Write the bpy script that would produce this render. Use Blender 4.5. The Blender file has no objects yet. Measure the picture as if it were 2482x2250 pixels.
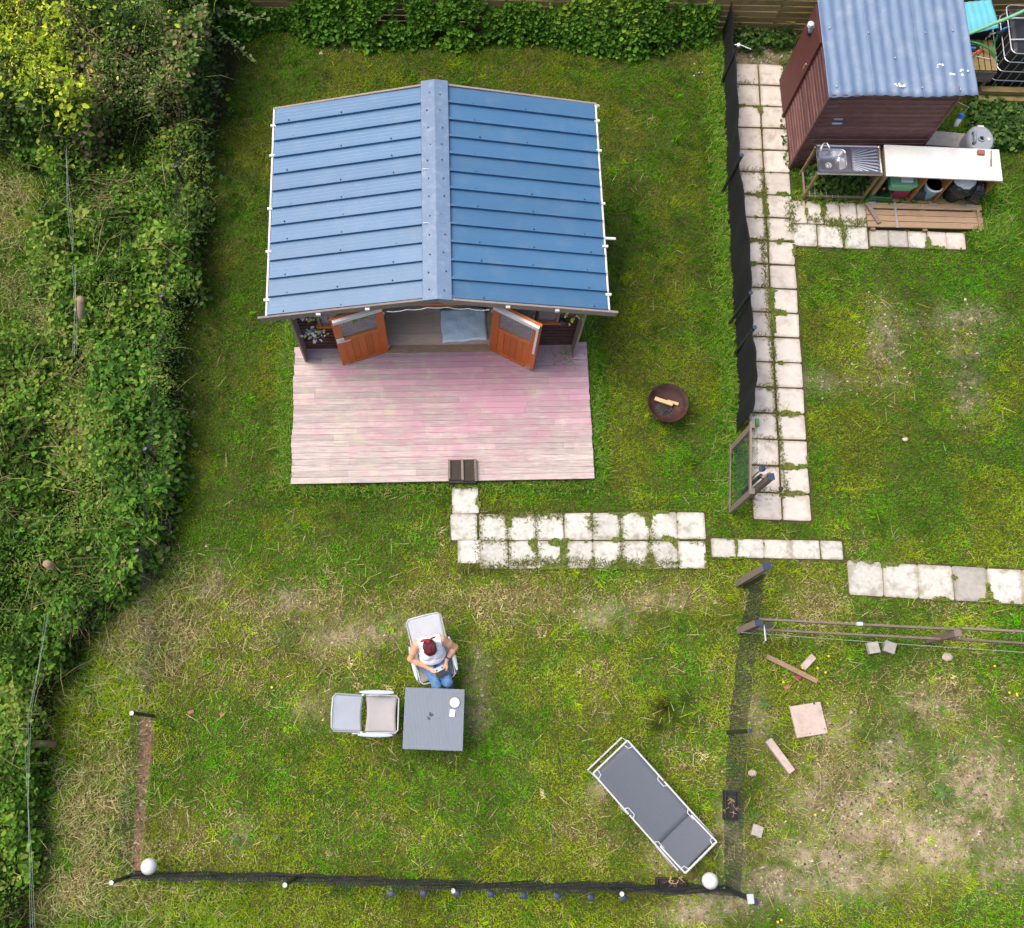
import bpy, math, random
import numpy as np
from mathutils import Matrix, Vector, Euler

# ------------------------------------------------------------------ camera, sky, sun, exposure
scene = bpy.context.scene
CAM_H, FPX, PPX, PPY = 15.5, 2412.0, 1100.0, 1125.0
TH = math.atan(705 / 2412)
cd = bpy.data.cameras.new('camera'); cam = bpy.data.objects.new('camera', cd)
scene.collection.objects.link(cam); scene.camera = cam
cam.location = (0, 0, CAM_H); cam.rotation_euler = (TH, 0, 0)
cd.sensor_width = 36; cd.lens = FPX / 2482 * 36; cd.shift_x = (1241 - PPX) / 2482
cd.clip_start = 0.1; cd.clip_end = 500

SUN_EL, SUN_AZ = math.radians(63), math.radians(-72)      # azimuth from +Y, clockwise: light comes from the left
wd = bpy.data.worlds.new('World'); scene.world = wd; wd.use_nodes = True
wn = wd.node_tree; bgn = wn.nodes['Background']
sky = wn.nodes.new('ShaderNodeTexSky'); sky.sky_type = 'NISHITA'; sky.sun_disc = False
sky.sun_elevation = SUN_EL; sky.sun_rotation = SUN_AZ; sky.air_density = 1.0; sky.dust_density = 6.0; sky.ozone_density = 0.6
wn.links.new(sky.outputs[0], bgn.inputs[0]); bgn.inputs[1].default_value = 0.15
sd = bpy.data.lights.new('sun', 'SUN'); sun = bpy.data.objects.new('sun', sd); scene.collection.objects.link(sun)
sd.energy = 1.05; sd.angle = math.radians(28); sd.color = (1.0, 0.95, 0.87)
sdir = Vector((math.sin(SUN_AZ) * math.cos(SUN_EL), math.cos(SUN_AZ) * math.cos(SUN_EL), math.sin(SUN_EL)))
sun.rotation_euler = sdir.to_track_quat('Z', 'Y').to_euler(); sun.location = (-20, 5, 30)
scene.view_settings.view_transform = 'Standard'; scene.view_settings.look = 'None'
scene.view_settings.gamma = 1; scene.view_settings.use_curve_mapping = False
scene.view_settings.exposure = 0.75
try:
    scene.cycles.max_bounces = 6; scene.cycles.transparent_max_bounces = 8
except Exception: pass

# ------------------------------------------------------------------ measuring helpers (survey the plan from the picture)
def at(x, y, z=0.0):
    u, v = x - PPX, y - PPY
    t = (CAM_H - z) / (FPX * math.cos(TH) + v * math.sin(TH))
    return Vector((u * t, (FPX * math.sin(TH) - v * math.cos(TH)) * t, z))
def mk(x0, y0, s): return lambda x, y, z=0.0: at(x0 + x / s, y0 + y / s, z)
D = mk(0, 0, .8123); B = mk(600, 150, 2.1221); C = mk(1700, 0, 2.578); K = mk(1850, 280, 3.19); E_ = mk(620, 700, 2.24)
G = mk(780, 1470, 4.81); L_ = mk(1380, 1750, 3.973); R_ = mk(1700, 1280, 2.574); P_ = mk(1040, 1120, 2.6526)
BL = mk(200, 1950, 2.52); BR = mk(1000, 1950, 2.016); HL = mk(0, 600, 2.2857); HB = mk(0, 1300, 1.9243); HT = mk(0, 0, 2.879)
FP = mk(1500, 800, 3.656); T_ = mk(600, 0, 1.68); Q = mk(2200, 0, 6.09); S_ = mk(950, 1480, 8.705)
K2 = mk(2040, 330, 4.561); U_ = mk(1900, 600, 2.438)
rng = np.random.default_rng(11); rnd = random.Random(5)

# ------------------------------------------------------------------ materials
def nt(name):
    m = bpy.data.materials.new(name); m.use_nodes = True
    return m, m.node_tree, m.node_tree.nodes['Principled BSDF']
def lk(t, a, b): t.links.new(a, b)
def pm(name, c1, c2=None, scale=6.0, rough=.6, bump=.0, metal=0, stretch=(1, 1, 1), var=.0, spec=.4, fine=40., dirt=None, dirtscale=1.5, dirtamt=.5, coords='world', bscale=None, rot=0):
    """mottled surface: two colours by noise, value changes per object, optional dirt patches and fine relief"""
    m, t, b = nt(name); n = t.nodes
    c2 = c2 or tuple(x * .8 for x in c1)
    if coords == 'world': src = n.new('ShaderNodeNewGeometry').outputs['Position']
    else: src = n.new('ShaderNodeTexCoord').outputs['Object']
    mp = n.new('ShaderNodeMapping'); mp.inputs['Scale'].default_value = stretch; mp.inputs['Rotation'].default_value = (0, 0, rot); lk(t, src, mp.inputs[0])
    oi = n.new('ShaderNodeObjectInfo')
    ad = n.new('ShaderNodeVectorMath'); ad.operation = 'MULTIPLY_ADD'; ad.inputs[1].default_value = (1, 1, 1)
    cr0 = n.new('ShaderNodeCombineXYZ'); lk(t, oi.outputs['Random'], cr0.inputs[2])
    sc = n.new('ShaderNodeVectorMath'); sc.operation = 'SCALE'; lk(t, cr0.outputs[0], sc.inputs[0]); sc.inputs['Scale'].default_value = 30 if var else 0
    lk(t, mp.outputs[0], ad.inputs[0]); lk(t, sc.outputs[0], ad.inputs[2])
    a = n.new('ShaderNodeTexNoise'); a.inputs['Scale'].default_value = scale; a.inputs['Detail'].default_value = 6; a.inputs['Roughness'].default_value = .65
    lk(t, ad.outputs[0], a.inputs['Vector'])
    r = n.new('ShaderNodeValToRGB'); r.color_ramp.elements[0].position = .3; r.color_ramp.elements[1].position = .7
    r.color_ramp.elements[0].color = (*c1, 1); r.color_ramp.elements[1].color = (*c2, 1); lk(t, a.outputs[0], r.inputs[0])
    col = r.outputs[0]
    if dirt:
        d = n.new('ShaderNodeTexNoise'); d.inputs['Scale'].default_value = dirtscale; d.inputs['Detail'].default_value = 8; d.inputs['Roughness'].default_value = .7
        lk(t, src, d.inputs['Vector'])
        dr = n.new('ShaderNodeMapRange'); dr.inputs[1].default_value = .5; dr.inputs[2].default_value = .72; dr.inputs[4].default_value = dirtamt; lk(t, d.outputs[0], dr.inputs[0])
        mx = n.new('ShaderNodeMix'); mx.data_type = 'RGBA'; lk(t, dr.outputs[0], mx.inputs[0]); lk(t, col, mx.inputs[6]); mx.inputs[7].default_value = (*dirt, 1); col = mx.outputs[2]
    if var:
        mr = n.new('ShaderNodeMapRange'); mr.inputs[3].default_value = 1 - var; mr.inputs[4].default_value = 1 + var; lk(t, oi.outputs['Random'], mr.inputs[0])
        hs = n.new('ShaderNodeHueSaturation'); lk(t, mr.outputs[0], hs.inputs['Value']); lk(t, col, hs.inputs['Color']); col = hs.outputs[0]
    lk(t, col, b.inputs['Base Color'])
    b.inputs['Roughness'].default_value = rough; b.inputs['Metallic'].default_value = metal; b.inputs['Specular IOR Level'].default_value = spec
    if bump:
        f = n.new('ShaderNodeTexNoise'); f.inputs['Scale'].default_value = fine; f.inputs['Detail'].default_value = 4; lk(t, ad.outputs[0], f.inputs['Vector'])
        bp = n.new('ShaderNodeBump'); bp.inputs['Strength'].default_value = bump; bp.inputs['Distance'].default_value = bscale or .01
        lk(t, f.outputs[0], bp.inputs['Height']); lk(t, bp.outputs[0], b.inputs['Normal'])
    return m
def vcol(name, rough=.6, trans=.25, spec=.25, mottle=0, bump=0):
    """colour carried by the mesh, leaf to leaf and blade to blade"""
    m, t, b = nt(name); n = t.nodes
    a = n.new('ShaderNodeAttribute'); a.attribute_name = 'Col'; col = a.outputs['Color']
    if mottle:
        g = n.new('ShaderNodeNewGeometry'); x = n.new('ShaderNodeTexNoise'); x.inputs['Scale'].default_value = mottle; x.inputs['Detail'].default_value = 8; x.inputs['Roughness'].default_value = .7
        lk(t, g.outputs['Position'], x.inputs['Vector'])
        mr = n.new('ShaderNodeMapRange'); mr.inputs[1].default_value = .3; mr.inputs[2].default_value = .7; mr.inputs[3].default_value = .55; mr.inputs[4].default_value = 1.4; lk(t, x.outputs[0], mr.inputs[0])
        h = n.new('ShaderNodeHueSaturation'); lk(t, mr.outputs[0], h.inputs['Value']); lk(t, col, h.inputs['Color']); col = h.outputs[0]
        if bump:
            bp = n.new('ShaderNodeBump'); bp.inputs['Strength'].default_value = bump; bp.inputs['Distance'].default_value = .02; lk(t, x.outputs[0], bp.inputs['Height']); lk(t, bp.outputs[0], b.inputs['Normal'])
    lk(t, col, b.inputs['Base Color']); b.inputs['Roughness'].default_value = rough; b.inputs['Specular IOR Level'].default_value = spec
    if trans:
        o = n['Material Output']; tr = n.new('ShaderNodeBsdfTranslucent'); lk(t, col, tr.inputs[0])
        mx = n.new('ShaderNodeMixShader'); mx.inputs[0].default_value = trans; lk(t, b.outputs[0], mx.inputs[1]); lk(t, tr.outputs[0], mx.inputs[2]); lk(t, mx.outputs[0], o.inputs['Surface'])
    return m
M = {}
M['ground'] = vcol('soil_and_thatch', .95, 0, .1, 9, .6)
M['grass'] = vcol('grass_blades', .9, .3, .03)
M['leaf'] = vcol('leaves', .6, .28, .14)
M['straw'] = vcol('dry_stems', .8, .1, .15)
M['roof'] = pm('blue_coated_steel', (.040, .125, .245), (.052, .145, .27), .9, .40, .0, 0, (.5, 1.5, 1), .08, .6, 60, dirt=(.12, .185, .265), dirtscale=2.6, dirtamt=.4)
M['cap'] = pm('galvanised_ridge', (.13, .20, .30), (.11, .17, .26), 5, .5, .05, 0, dirt=(.36, .38, .42), dirtscale=9, dirtamt=.4, var=.05)
M['white_pl'] = pm('white_plastic', (.70, .70, .69), (.62, .62, .61), 8, .4)
M['barge'] = pm('weathered_grey_timber', (.30, .25, .22), (.19, .155, .135), 5, .85, .3, 0, (1, 14, 14), .12, .2, 30)
M['board'] = pm('brown_stained_boards', (.092, .044, .038), (.055, .024, .022), 5, .75, .35, 0, (1.5, 14, 14), .22, .3, 25, dirt=(.24, .16, .15), dirtscale=7, dirtamt=.3)
M['boardshed'] = pm('wine_brown_shed_boards', (.17, .076, .068), (.098, .042, .040), 4, .7, .35, 0, (1.2, 1.2, 16), .3, .35, 25, dirt=(.26, .17, .17), dirtscale=5, dirtamt=.35)
M['sheddoor'] = pm('dark_red_shed_door', (.125, .04, .034), (.08, .025, .022), 6, .65, .2, 0, (1, 1, 6), .05, .35, 40)
M['orange'] = pm('orange_stained_door', (.52, .125, .012), (.38, .075, .006), 6, .5, .2, 0, (14, 14, 1.2), .12, .45, 30)
M['orange_h'] = pm('orange_stained_rail', (.58, .18, .035), (.44, .11, .016), 6, .5, .2, 0, (1.2, 14, 14), .1, .45, 30)
M['floorin'] = pm('oak_vinyl_floor', (.66, .51, .38), (.46, .34, .24), 4, .55, .1, 0, (1.2, 16, 1), .13, .4, 30)
M['glass'] = None
M['dark'] = pm('dark_interior', (.05, .04, .035), (.03, .025, .02), 3, .9)
M['slab'] = pm('cream_concrete_slab', (.58, .535, .485), (.48, .44, .395), 7, .9, .3, 0, (1, 1, 1), .10, .2, 60, dirt=(.27, .22, .155), dirtscale=3.6, dirtamt=.75)
M['slabw'] = pm('pale_rough_slab', (.57, .555, .51), (.43, .42, .38), 16, .9, .6, 0, (1, 1, 1), .10, .2, 90, dirt=(.20, .18, .13), dirtscale=5, dirtamt=.8)
M['slabg'] = pm('grey_worn_slab', (.42, .40, .36), (.33, .31, .28), 12, .9, .4, 0, (1, 1, 1), .08, .2, 80, dirt=(.24, .22, .16), dirtscale=4, dirtamt=.6)
M['black_fab'] = pm('black_shade_cloth', (.006, .0065, .008), (.011, .012, .015), 8, .8, .5, 0, (1, 1, .2), 0, .3, 60)
M['black_pl'] = pm('black_plastic_pipe', (.016, .018, .022), (.026, .028, .032), 9, .45, .05, spec=.5)
M['navy'] = pm('navy_plastic', (.03, .045, .10), (.02, .03, .07), 9, .4, spec=.5)
M['net'] = pm('black_net', (.012, .014, .015), (.02, .022, .022), 9, .7)
M['gnet'] = pm('green_wire', (.02, .06, .05), (.05, .11, .09), 9, .5)
M['wood'] = pm('raw_timber', (.34, .235, .15), (.22, .15, .095), 5, .8, .25, 0, (1.5, 12, 12), .15, .25, 30, dirt=(.14, .12, .06), dirtscale=3, dirtamt=.4)
M['woodv'] = pm('raw_timber_upright', (.33, .21, .11), (.22, .135, .065), 5, .8, .25, 0, (12, 12, 1.5), .15, .25, 30)
M['woodor'] = pm('orange_pine_divider', (.40, .19, .055), (.28, .125, .035), 5, .7, .2, 0, (12, 2, 2), .1, .3, 30)
M['woodgrey'] = pm('silvered_timber', (.24, .19, .155), (.155, .12, .10), 5, .85, .35, 0, (2, 9, 9), .14, .2, 30)
M['woodpal'] = pm('mossy_pallet_timber', (.30, .225, .10), (.20, .145, .06), 4, .85, .3, 0, (1.5, 12, 12), .16, .2, 25, dirt=(.07, .08, .025), dirtscale=3, dirtamt=.65)
M['shedroof'] = pm('grey_blue_corrugated_sheet', (.105, .165, .27), (.15, .21, .31), 2.4, .5, .05, 0, (4, 1, 1), 0, .45, 40, dirt=(.27, .31, .36), dirtscale=2.4, dirtamt=.6)
M['birdlime'] = pm('bird_droppings', (.8, .8, .78), (.62, .62, .58), 20, .9)
M['steel'] = pm('stainless_steel', (.62, .63, .66), (.55, .56, .59), 3, .3, .0, 1, spec=.5)
M['steeldull'] = pm('galvanised_strip', (.50, .52, .55), (.38, .40, .43), 10, .45, .05, .7)
M['worktop'] = pm('white_worktop', (.74, .73, .69), (.70, .69, .65), 2, .4, .02, dirt=(.50, .43, .33), dirtscale=2.6, dirtamt=.5)
M['grey_pl'] = pm('grey_plastic', (.36, .39, .42), (.31, .34, .37), 6, .45)
M['mint'] = pm('mint_plastic', (.22, .52, .28), (.19, .46, .25), 6, .4)
M['dkgreen'] = pm('dark_green_plastic', (.04, .16, .05), (.03, .12, .04), 6, .45)
M['red'] = pm('crimson_card', (.30, .03, .06), (.24, .025, .05), 6, .6)
M['brick'] = pm('red_brick', (.36, .14, .09), (.27, .10, .065), 14, .9, .4)
M['blue_pl'] = pm('bright_blue_plastic', (.03, .22, .66), (.03, .18, .56), 6, .4)
M['sky_pl'] = pm('pale_blue_plastic', (.30, .52, .70), (.26, .46, .64), 6, .4)
M['bag'] = pm('black_bin_bag', (.02, .021, .025), (.012, .013, .016), 6, .25, .6, fine=18, bscale=.03, spec=.6)
M['greybin'] = pm('charcoal_bin', (.05, .055, .065), (.04, .043, .05), 6, .5)
M['cyan'] = pm('cyan_translucent_sheet', (.10, .40, .48), (.14, .46, .54), 3, .35, .05, dirt=(.2, .28, .28), dirtscale=4, dirtamt=.35)
M['hose'] = pm('green_hose', (.025, .30, .09), (.02, .24, .07), 8, .4)
M['hosepale'] = pm('pale_green_pipe', (.20, .46, .25), (.16, .38, .2), 8, .45)
M['ibc'] = pm('black_tank_plastic', (.014, .014, .016), (.02, .02, .023), 3, .4, .05)
M['mat'] = pm('pale_blue_sheet', (.68, .86, .95), (.76, .90, .95), 5, .45, .7, fine=7, bscale=.03, dirt=(.55, .68, .78), dirtscale=6, dirtamt=.5)
M['rust'] = pm('rusty_steel', (.055, .022, .018), (.028, .014, .013), 7, .7, .3, .2, dirt=(.15, .045, .012), dirtscale=6, dirtamt=.6)
M['ash'] = pm('charcoal_ash', (.012, .012, .013), (.07, .065, .06), 26, .95, .9, fine=40, bscale=.03)
M['logpale'] = pm('fresh_split_wood', (.66, .46, .25), (.55, .36, .18), 6, .8, .2, 0, (1, 10, 10), .1)
M['stepdark'] = pm('dark_mossy_step', (.05, .04, .03), (.025, .022, .018), 8, .85, .4, dirt=(.09, .075, .05), dirtscale=8)
M['rattan'] = None
M['chairfab'] = pm('grey_sling_fabric', (.36, .345, .35), (.32, .31, .315), 5, .75, .25, 0, (1, 1, 1), .03, .25, 160)
M['chairback'] = pm('grey_sling_fabric_lit', (.74, .75, .78), (.68, .69, .72), 5, .7, .25, 0, (1, 1, 1), .03, .3, 160)  # seat fabric again, made paler to paint in the light on the backrest
M['chairpl'] = pm('grey_blue_armrest', (.42, .47, .52), (.38, .43, .48), 5, .45)
M['alu'] = pm('painted_aluminium', (.54, .55, .56), (.44, .45, .46), 30, .4, spec=.5)
M['loungefab'] = pm('charcoal_textilene', (.115, .13, .155), (.075, .087, .11), 140, .7, .35, 0, (1, 1, 1), 0, .3, 260)
M['skin'] = pm('skin', (.66, .36, .23), (.60, .31, .195), 12, .5, .05)
M['denim'] = pm('blue_denim', (.035, .10, .235), (.13, .26, .45), 11, .85, .8, fine=24, bscale=.02)
M['hair'] = pm('dark_red_hair', (.075, .008, .014), (.13, .012, .022), 30, .4, .5, 0, (14, 3, 3), fine=90, spec=.5)
M['hair'] = pm('dark_red_hair', (.05, .004, .009), (.15, .012, .024), 8, .32, .8, 0, (60, 6, 6), fine=10, spec=.6, bscale=.02, rot=.25)
M['hair2'] = pm('dark_red_hair_strands', (.06, .005, .010), (.19, .015, .028), 60, .35, 0, 0, (1, 1, 1), spec=.6)
M['ribbon'] = pm('bright_red_hair_ends', (.34, .012, .03), (.22, .01, .02), 30, .5, .4, 0, (10, 3, 3))
M['navycloth'] = pm('navy_waistband', (.012, .02, .06), (.02, .03, .08), 9, .85)
M['screen'] = pm('black_glass_screen', (.008, .008, .010), (.014, .014, .016), 6, .4, spec=.3)
M['globe'] = pm('white_globe', (.66, .66, .66), (.60, .60, .60), 4, .35)
M['clear'] = pm('frosted_clear_plastic', (.60, .63, .62), (.50, .53, .52), 6, .35)
M['pinkstone'] = pm('pinkish_concrete', (.50, .40, .35), (.42, .33, .29), 9, .9, .35, dirt=(.30, .24, .18), dirtscale=9, dirtamt=.5)
M['stone'] = pm('worn_grey_stone', (.45, .42, .37), (.36, .33, .29), 10, .9, .4, dirt=(.27, .23, .17), dirtscale=9)
M['orange_tape'] = pm('orange_cord', (.7, .13, .05), (.6, .1, .04), 6, .6)
M['yellow'] = pm('yellow_plastic', (.62, .56, .03), (.55, .48, .03), 6, .5)
M['wire'] = pm('dull_green_wire', (.24, .33, .24), (.32, .38, .30), 6, .6)
M['petal'] = vcol('petals', .6, .2)

def edge_dirt(m, col, amt=.85):
    """soil and moss ground into the margins of each slab"""
    t = m.node_tree; n = t.nodes; b = n['Principled BSDF']; src = b.inputs['Base Color'].links[0].from_socket
    tc = n.new('ShaderNodeTexCoord'); ab = n.new('ShaderNodeVectorMath'); ab.operation = 'ABSOLUTE'; lk(t, tc.outputs['Object'], ab.inputs[0])
    sx = n.new('ShaderNodeSeparateXYZ'); lk(t, ab.outputs[0], sx.inputs[0]); mxm = n.new('ShaderNodeMath'); mxm.operation = 'MAXIMUM'; lk(t, sx.outputs[0], mxm.inputs[0]); lk(t, sx.outputs[1], mxm.inputs[1])
    g = n.new('ShaderNodeNewGeometry'); nz = n.new('ShaderNodeTexNoise'); nz.inputs['Scale'].default_value = 5; nz.inputs['Detail'].default_value = 8; nz.inputs['Roughness'].default_value = .7; lk(t, g.outputs['Position'], nz.inputs['Vector'])
    ad = n.new('ShaderNodeMath'); ad.operation = 'MULTIPLY_ADD'; lk(t, nz.outputs[0], ad.inputs[0]); ad.inputs[1].default_value = .55; lk(t, mxm.outputs[0], ad.inputs[2])
    mr = n.new('ShaderNodeMapRange'); mr.inputs[1].default_value = .64; mr.inputs[2].default_value = .80; mr.inputs[4].default_value = amt; lk(t, ad.outputs[0], mr.inputs[0])
    mx = n.new('ShaderNodeMix'); mx.data_type = 'RGBA'; lk(t, mr.outputs[0], mx.inputs[0]); lk(t, src, mx.inputs[6]); mx.inputs[7].default_value = (*col, 1); lk(t, mx.outputs[2], b.inputs['Base Color'])
edge_dirt(M['slabw'], (.26, .23, .16), .8); edge_dirt(M['slab'], (.33, .27, .20), .7); edge_dirt(M['slabg'], (.2, .19, .14), .8)
def glass_mat():
    m, t, b = nt('window_glass'); b.inputs['Base Color'].default_value = (.55, .56, .60, 1); b.inputs['Roughness'].default_value = .06
    b.inputs['Transmission Weight'].default_value = .75; b.inputs['IOR'].default_value = 1.25; return m
M['glass'] = glass_mat()
def rattan_mat():
    m, t, b = nt('grey_woven_rattan'); n = t.nodes
    tc = n.new('ShaderNodeTexCoord'); w = n.new('ShaderNodeTexWave'); w.inputs['Scale'].default_value = 16; w.inputs['Distortion'].default_value = .6; w.inputs['Detail'].default_value = 2; lk(t, tc.outputs['Object'], w.inputs['Vector'])
    w2 = n.new('ShaderNodeTexWave'); w2.bands_direction = 'Y'; w2.inputs['Scale'].default_value = 26; w2.inputs['Distortion'].default_value = 1; lk(t, tc.outputs['Object'], w2.inputs['Vector'])
    mu = n.new('ShaderNodeMath'); mu.operation = 'MULTIPLY'; lk(t, w.outputs['Fac'], mu.inputs[0]); lk(t, w2.outputs['Fac'], mu.inputs[1])
    r = n.new('ShaderNodeValToRGB'); r.color_ramp.elements[0].color = (.125, .15, .185, 1); r.color_ramp.elements[1].color = (.20, .235, .285, 1); r.color_ramp.elements[1].position = .7; lk(t, mu.outputs[0], r.inputs[0])
    lk(t, r.outputs[0], b.inputs['Base Color']); b.inputs['Roughness'].default_value = .55
    bp = n.new('ShaderNodeBump'); bp.inputs['Strength'].default_value = .5; bp.inputs['Distance'].default_value = .004; lk(t, mu.outputs[0], bp.inputs['Height']); lk(t, bp.outputs[0], b.inputs['Normal']); return m
M['rattan'] = rattan_mat()
def deck_mat():
    """weathered beige boards with worn-off pink stain in patches"""
    m, t, b = nt('worn_pink_decking'); n = t.nodes
    g = n.new('ShaderNodeNewGeometry'); oi = n.new('ShaderNodeObjectInfo')
    mp = n.new('ShaderNodeMapping'); mp.inputs['Scale'].default_value = (1.3, 16, 1); lk(t, g.outputs['Position'], mp.inputs[0])
    a = n.new('ShaderNodeTexNoise'); a.inputs['Scale'].default_value = 3; a.inputs['Detail'].default_value = 8; a.inputs['Roughness'].default_value = .7; lk(t, mp.outputs[0], a.inputs['Vector'])
    r = n.new('ShaderNodeValToRGB'); r.color_ramp.elements[0].position = .28; r.color_ramp.elements[1].position = .72
    r.color_ramp.elements[0].color = (.27, .225, .205, 1); r.color_ramp.elements[1].color = (.56, .485, .455, 1); lk(t, a.outputs[0], r.inputs[0])
    # stain patch: large soft spot around the doorway, broken up by noise
    ds = n.new('ShaderNodeVectorMath'); ds.operation = 'DISTANCE'; sc = n.new('ShaderNodeMapping'); sc.inputs['Scale'].default_value = (.34, .58, 0); lk(t, g.outputs['Position'], sc.inputs[0])
    lk(t, sc.outputs[0], ds.inputs[0]); ds.inputs[1].default_value = (.55 * .34, 6.1 * .58, 0)
    nz = n.new('ShaderNodeTexNoise'); nz.inputs['Scale'].default_value = 2.6; nz.inputs['Detail'].default_value = 9; nz.inputs['Roughness'].default_value = .68; lk(t, g.outputs['Position'], nz.inputs['Vector'])
    mr = n.new('ShaderNodeMapRange'); mr.inputs[1].default_value = 0; mr.inputs[2].default_value = 1.5; mr.inputs[3].default_value = .60; mr.inputs[4].default_value = .04; lk(t, ds.outputs['Value'], mr.inputs[0])
    ad = n.new('ShaderNodeMath'); ad.operation = 'ADD'; br_ = n.new('ShaderNodeMapRange'); br_.inputs[3].default_value = -.07; br_.inputs[4].default_value = .07; lk(t, oi.outputs['Random'], br_.inputs[0]); gr_ = n.new('ShaderNodeMath'); gr_.operation = 'MULTIPLY_ADD'; lk(t, a.outputs[0], gr_.inputs[0]); gr_.inputs[1].default_value = -.45; lk(t, br_.outputs[0], gr_.inputs[2]); g2_ = n.new('ShaderNodeMath'); g2_.operation = 'ADD'; lk(t, gr_.outputs[0], g2_.inputs[0]); lk(t, nz.outputs[0], g2_.inputs[1]); lk(t, g2_.outputs[0], ad.inputs[0]); lk(t, mr.outputs[0], ad.inputs[1])
    m2 = n.new('ShaderNodeMapRange'); m2.inputs[1].default_value = .46; m2.inputs[2].default_value = .80; m2.inputs[4].default_value = .85; lk(t, ad.outputs[0], m2.inputs[0])
    mx = n.new('ShaderNodeMix'); mx.data_type = 'RGBA'; lk(t, m2.outputs[0], mx.inputs[0]); lk(t, r.outputs[0], mx.inputs[6]); mx.inputs[7].default_value = (.45, .235, .305, 1)
    # greenish worn spots
    n3 = n.new('ShaderNodeTexNoise'); n3.inputs['Scale'].default_value = 4.5; n3.inputs['Detail'].default_value = 6; mp3 = n.new('ShaderNodeMapping'); mp3.inputs['Location'].default_value = (7, 3, 0); lk(t, g.outputs['Position'], mp3.inputs[0]); lk(t, mp3.outputs[0], n3.inputs['Vector'])
    m3 = n.new('ShaderNodeMapRange'); m3.inputs[1].default_value = .56; m3.inputs[2].default_value = .74; m3.inputs[4].default_value = .6; lk(t, n3.outputs[0], m3.inputs[0])
    mx2 = n.new('ShaderNodeMix'); mx2.data_type = 'RGBA'; lk(t, m3.outputs[0], mx2.inputs[0]); lk(t, mx.outputs[2], mx2.inputs[6]); mx2.inputs[7].default_value = (.47, .43, .31, 1)
    vr = n.new('ShaderNodeMapRange'); vr.inputs[3].default_value = .86; vr.inputs[4].default_value = 1.12; lk(t, oi.outputs['Random'], vr.inputs[0])
    hs = n.new('ShaderNodeHueSaturation'); lk(t, vr.outputs[0], hs.inputs['Value']); lk(t, mx2.outputs[2], hs.inputs['Color'])
    lk(t, hs.outputs[0], b.inputs['Base Color']); b.inputs['Roughness'].default_value = .8; b.inputs['Specular IOR Level'].default_value = .25
    bp = n.new('ShaderNodeBump'); bp.inputs['Strength'].default_value = .35; bp.inputs['Distance'].default_value = .004; lk(t, a.outputs[0], bp.inputs['Height']); lk(t, bp.outputs[0], b.inputs['Normal'])
    return m
M['deck'] = deck_mat()
def stripe_mat():
    m, t, b = nt('white_top_faint_stripes'); n = t.nodes
    g = n.new('ShaderNodeNewGeometry'); w = n.new('ShaderNodeTexWave'); w.bands_direction = 'Z'; w.inputs['Scale'].default_value = 9; w.inputs['Distortion'].default_value = 1.2; w.inputs['Detail'].default_value = 2; lk(t, g.outputs['Position'], w.inputs['Vector'])
    r = n.new('ShaderNodeValToRGB'); r.color_ramp.elements[0].color = (.62, .63, .70, 1); r.color_ramp.elements[1].color = (.88, .88, .90, 1); r.color_ramp.elements[1].position = .35; lk(t, w.outputs['Fac'], r.inputs[0])
    lk(t, r.outputs[0], b.inputs['Base Color']); b.inputs['Roughness'].default_value = .85
    x = n.new('ShaderNodeTexNoise'); x.inputs['Scale'].default_value = 22; lk(t, g.outputs['Position'], x.inputs['Vector'])
    bp = n.new('ShaderNodeBump'); bp.inputs['Strength'].default_value = .5; bp.inputs['Distance'].default_value = .02; lk(t, x.outputs[0], bp.inputs['Height']); lk(t, bp.outputs[0], b.inputs['Normal']); return m
M['top'] = stripe_mat()

# ------------------------------------------------------------------ building helpers
COL = scene.collection
WM = {}
def wm(o): return WM.get(o.name, Matrix())
def tag(o, label=None, cat=None, group=None, kind=None):
    if label: o['label'] = label
    if cat: o['category'] = cat
    if group: o['group'] = group
    if kind: o['kind'] = kind
    return o
def thing(name, label, cat, loc, rz=0., group=None):
    o = bpy.data.objects.new(name, None); COL.objects.link(o); o.empty_display_size = .1
    mw = Matrix.Translation(Vector(loc)) @ Matrix.Rotation(rz, 4, 'Z'); o.matrix_world = mw; WM[o.name] = mw
    return tag(o, label, cat, group)
def place(name, mesh, parent, mw):
    """an object that shares mesh data, put at a world matrix"""
    o = bpy.data.objects.new(name, mesh); COL.objects.link(o)
    if parent is not None:
        o.parent = parent; o.matrix_local = wm(parent).inverted() @ mw
    else: o.matrix_world = mw
    WM[o.name] = mw.copy(); return o
def TRS(loc, rz=0., sc=(1, 1, 1), rx=0., ry=0.):
    return Matrix.Translation(Vector(loc)) @ Euler((rx, ry, rz)).to_matrix().to_4x4() @ Matrix.Diagonal((*sc, 1))
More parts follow.
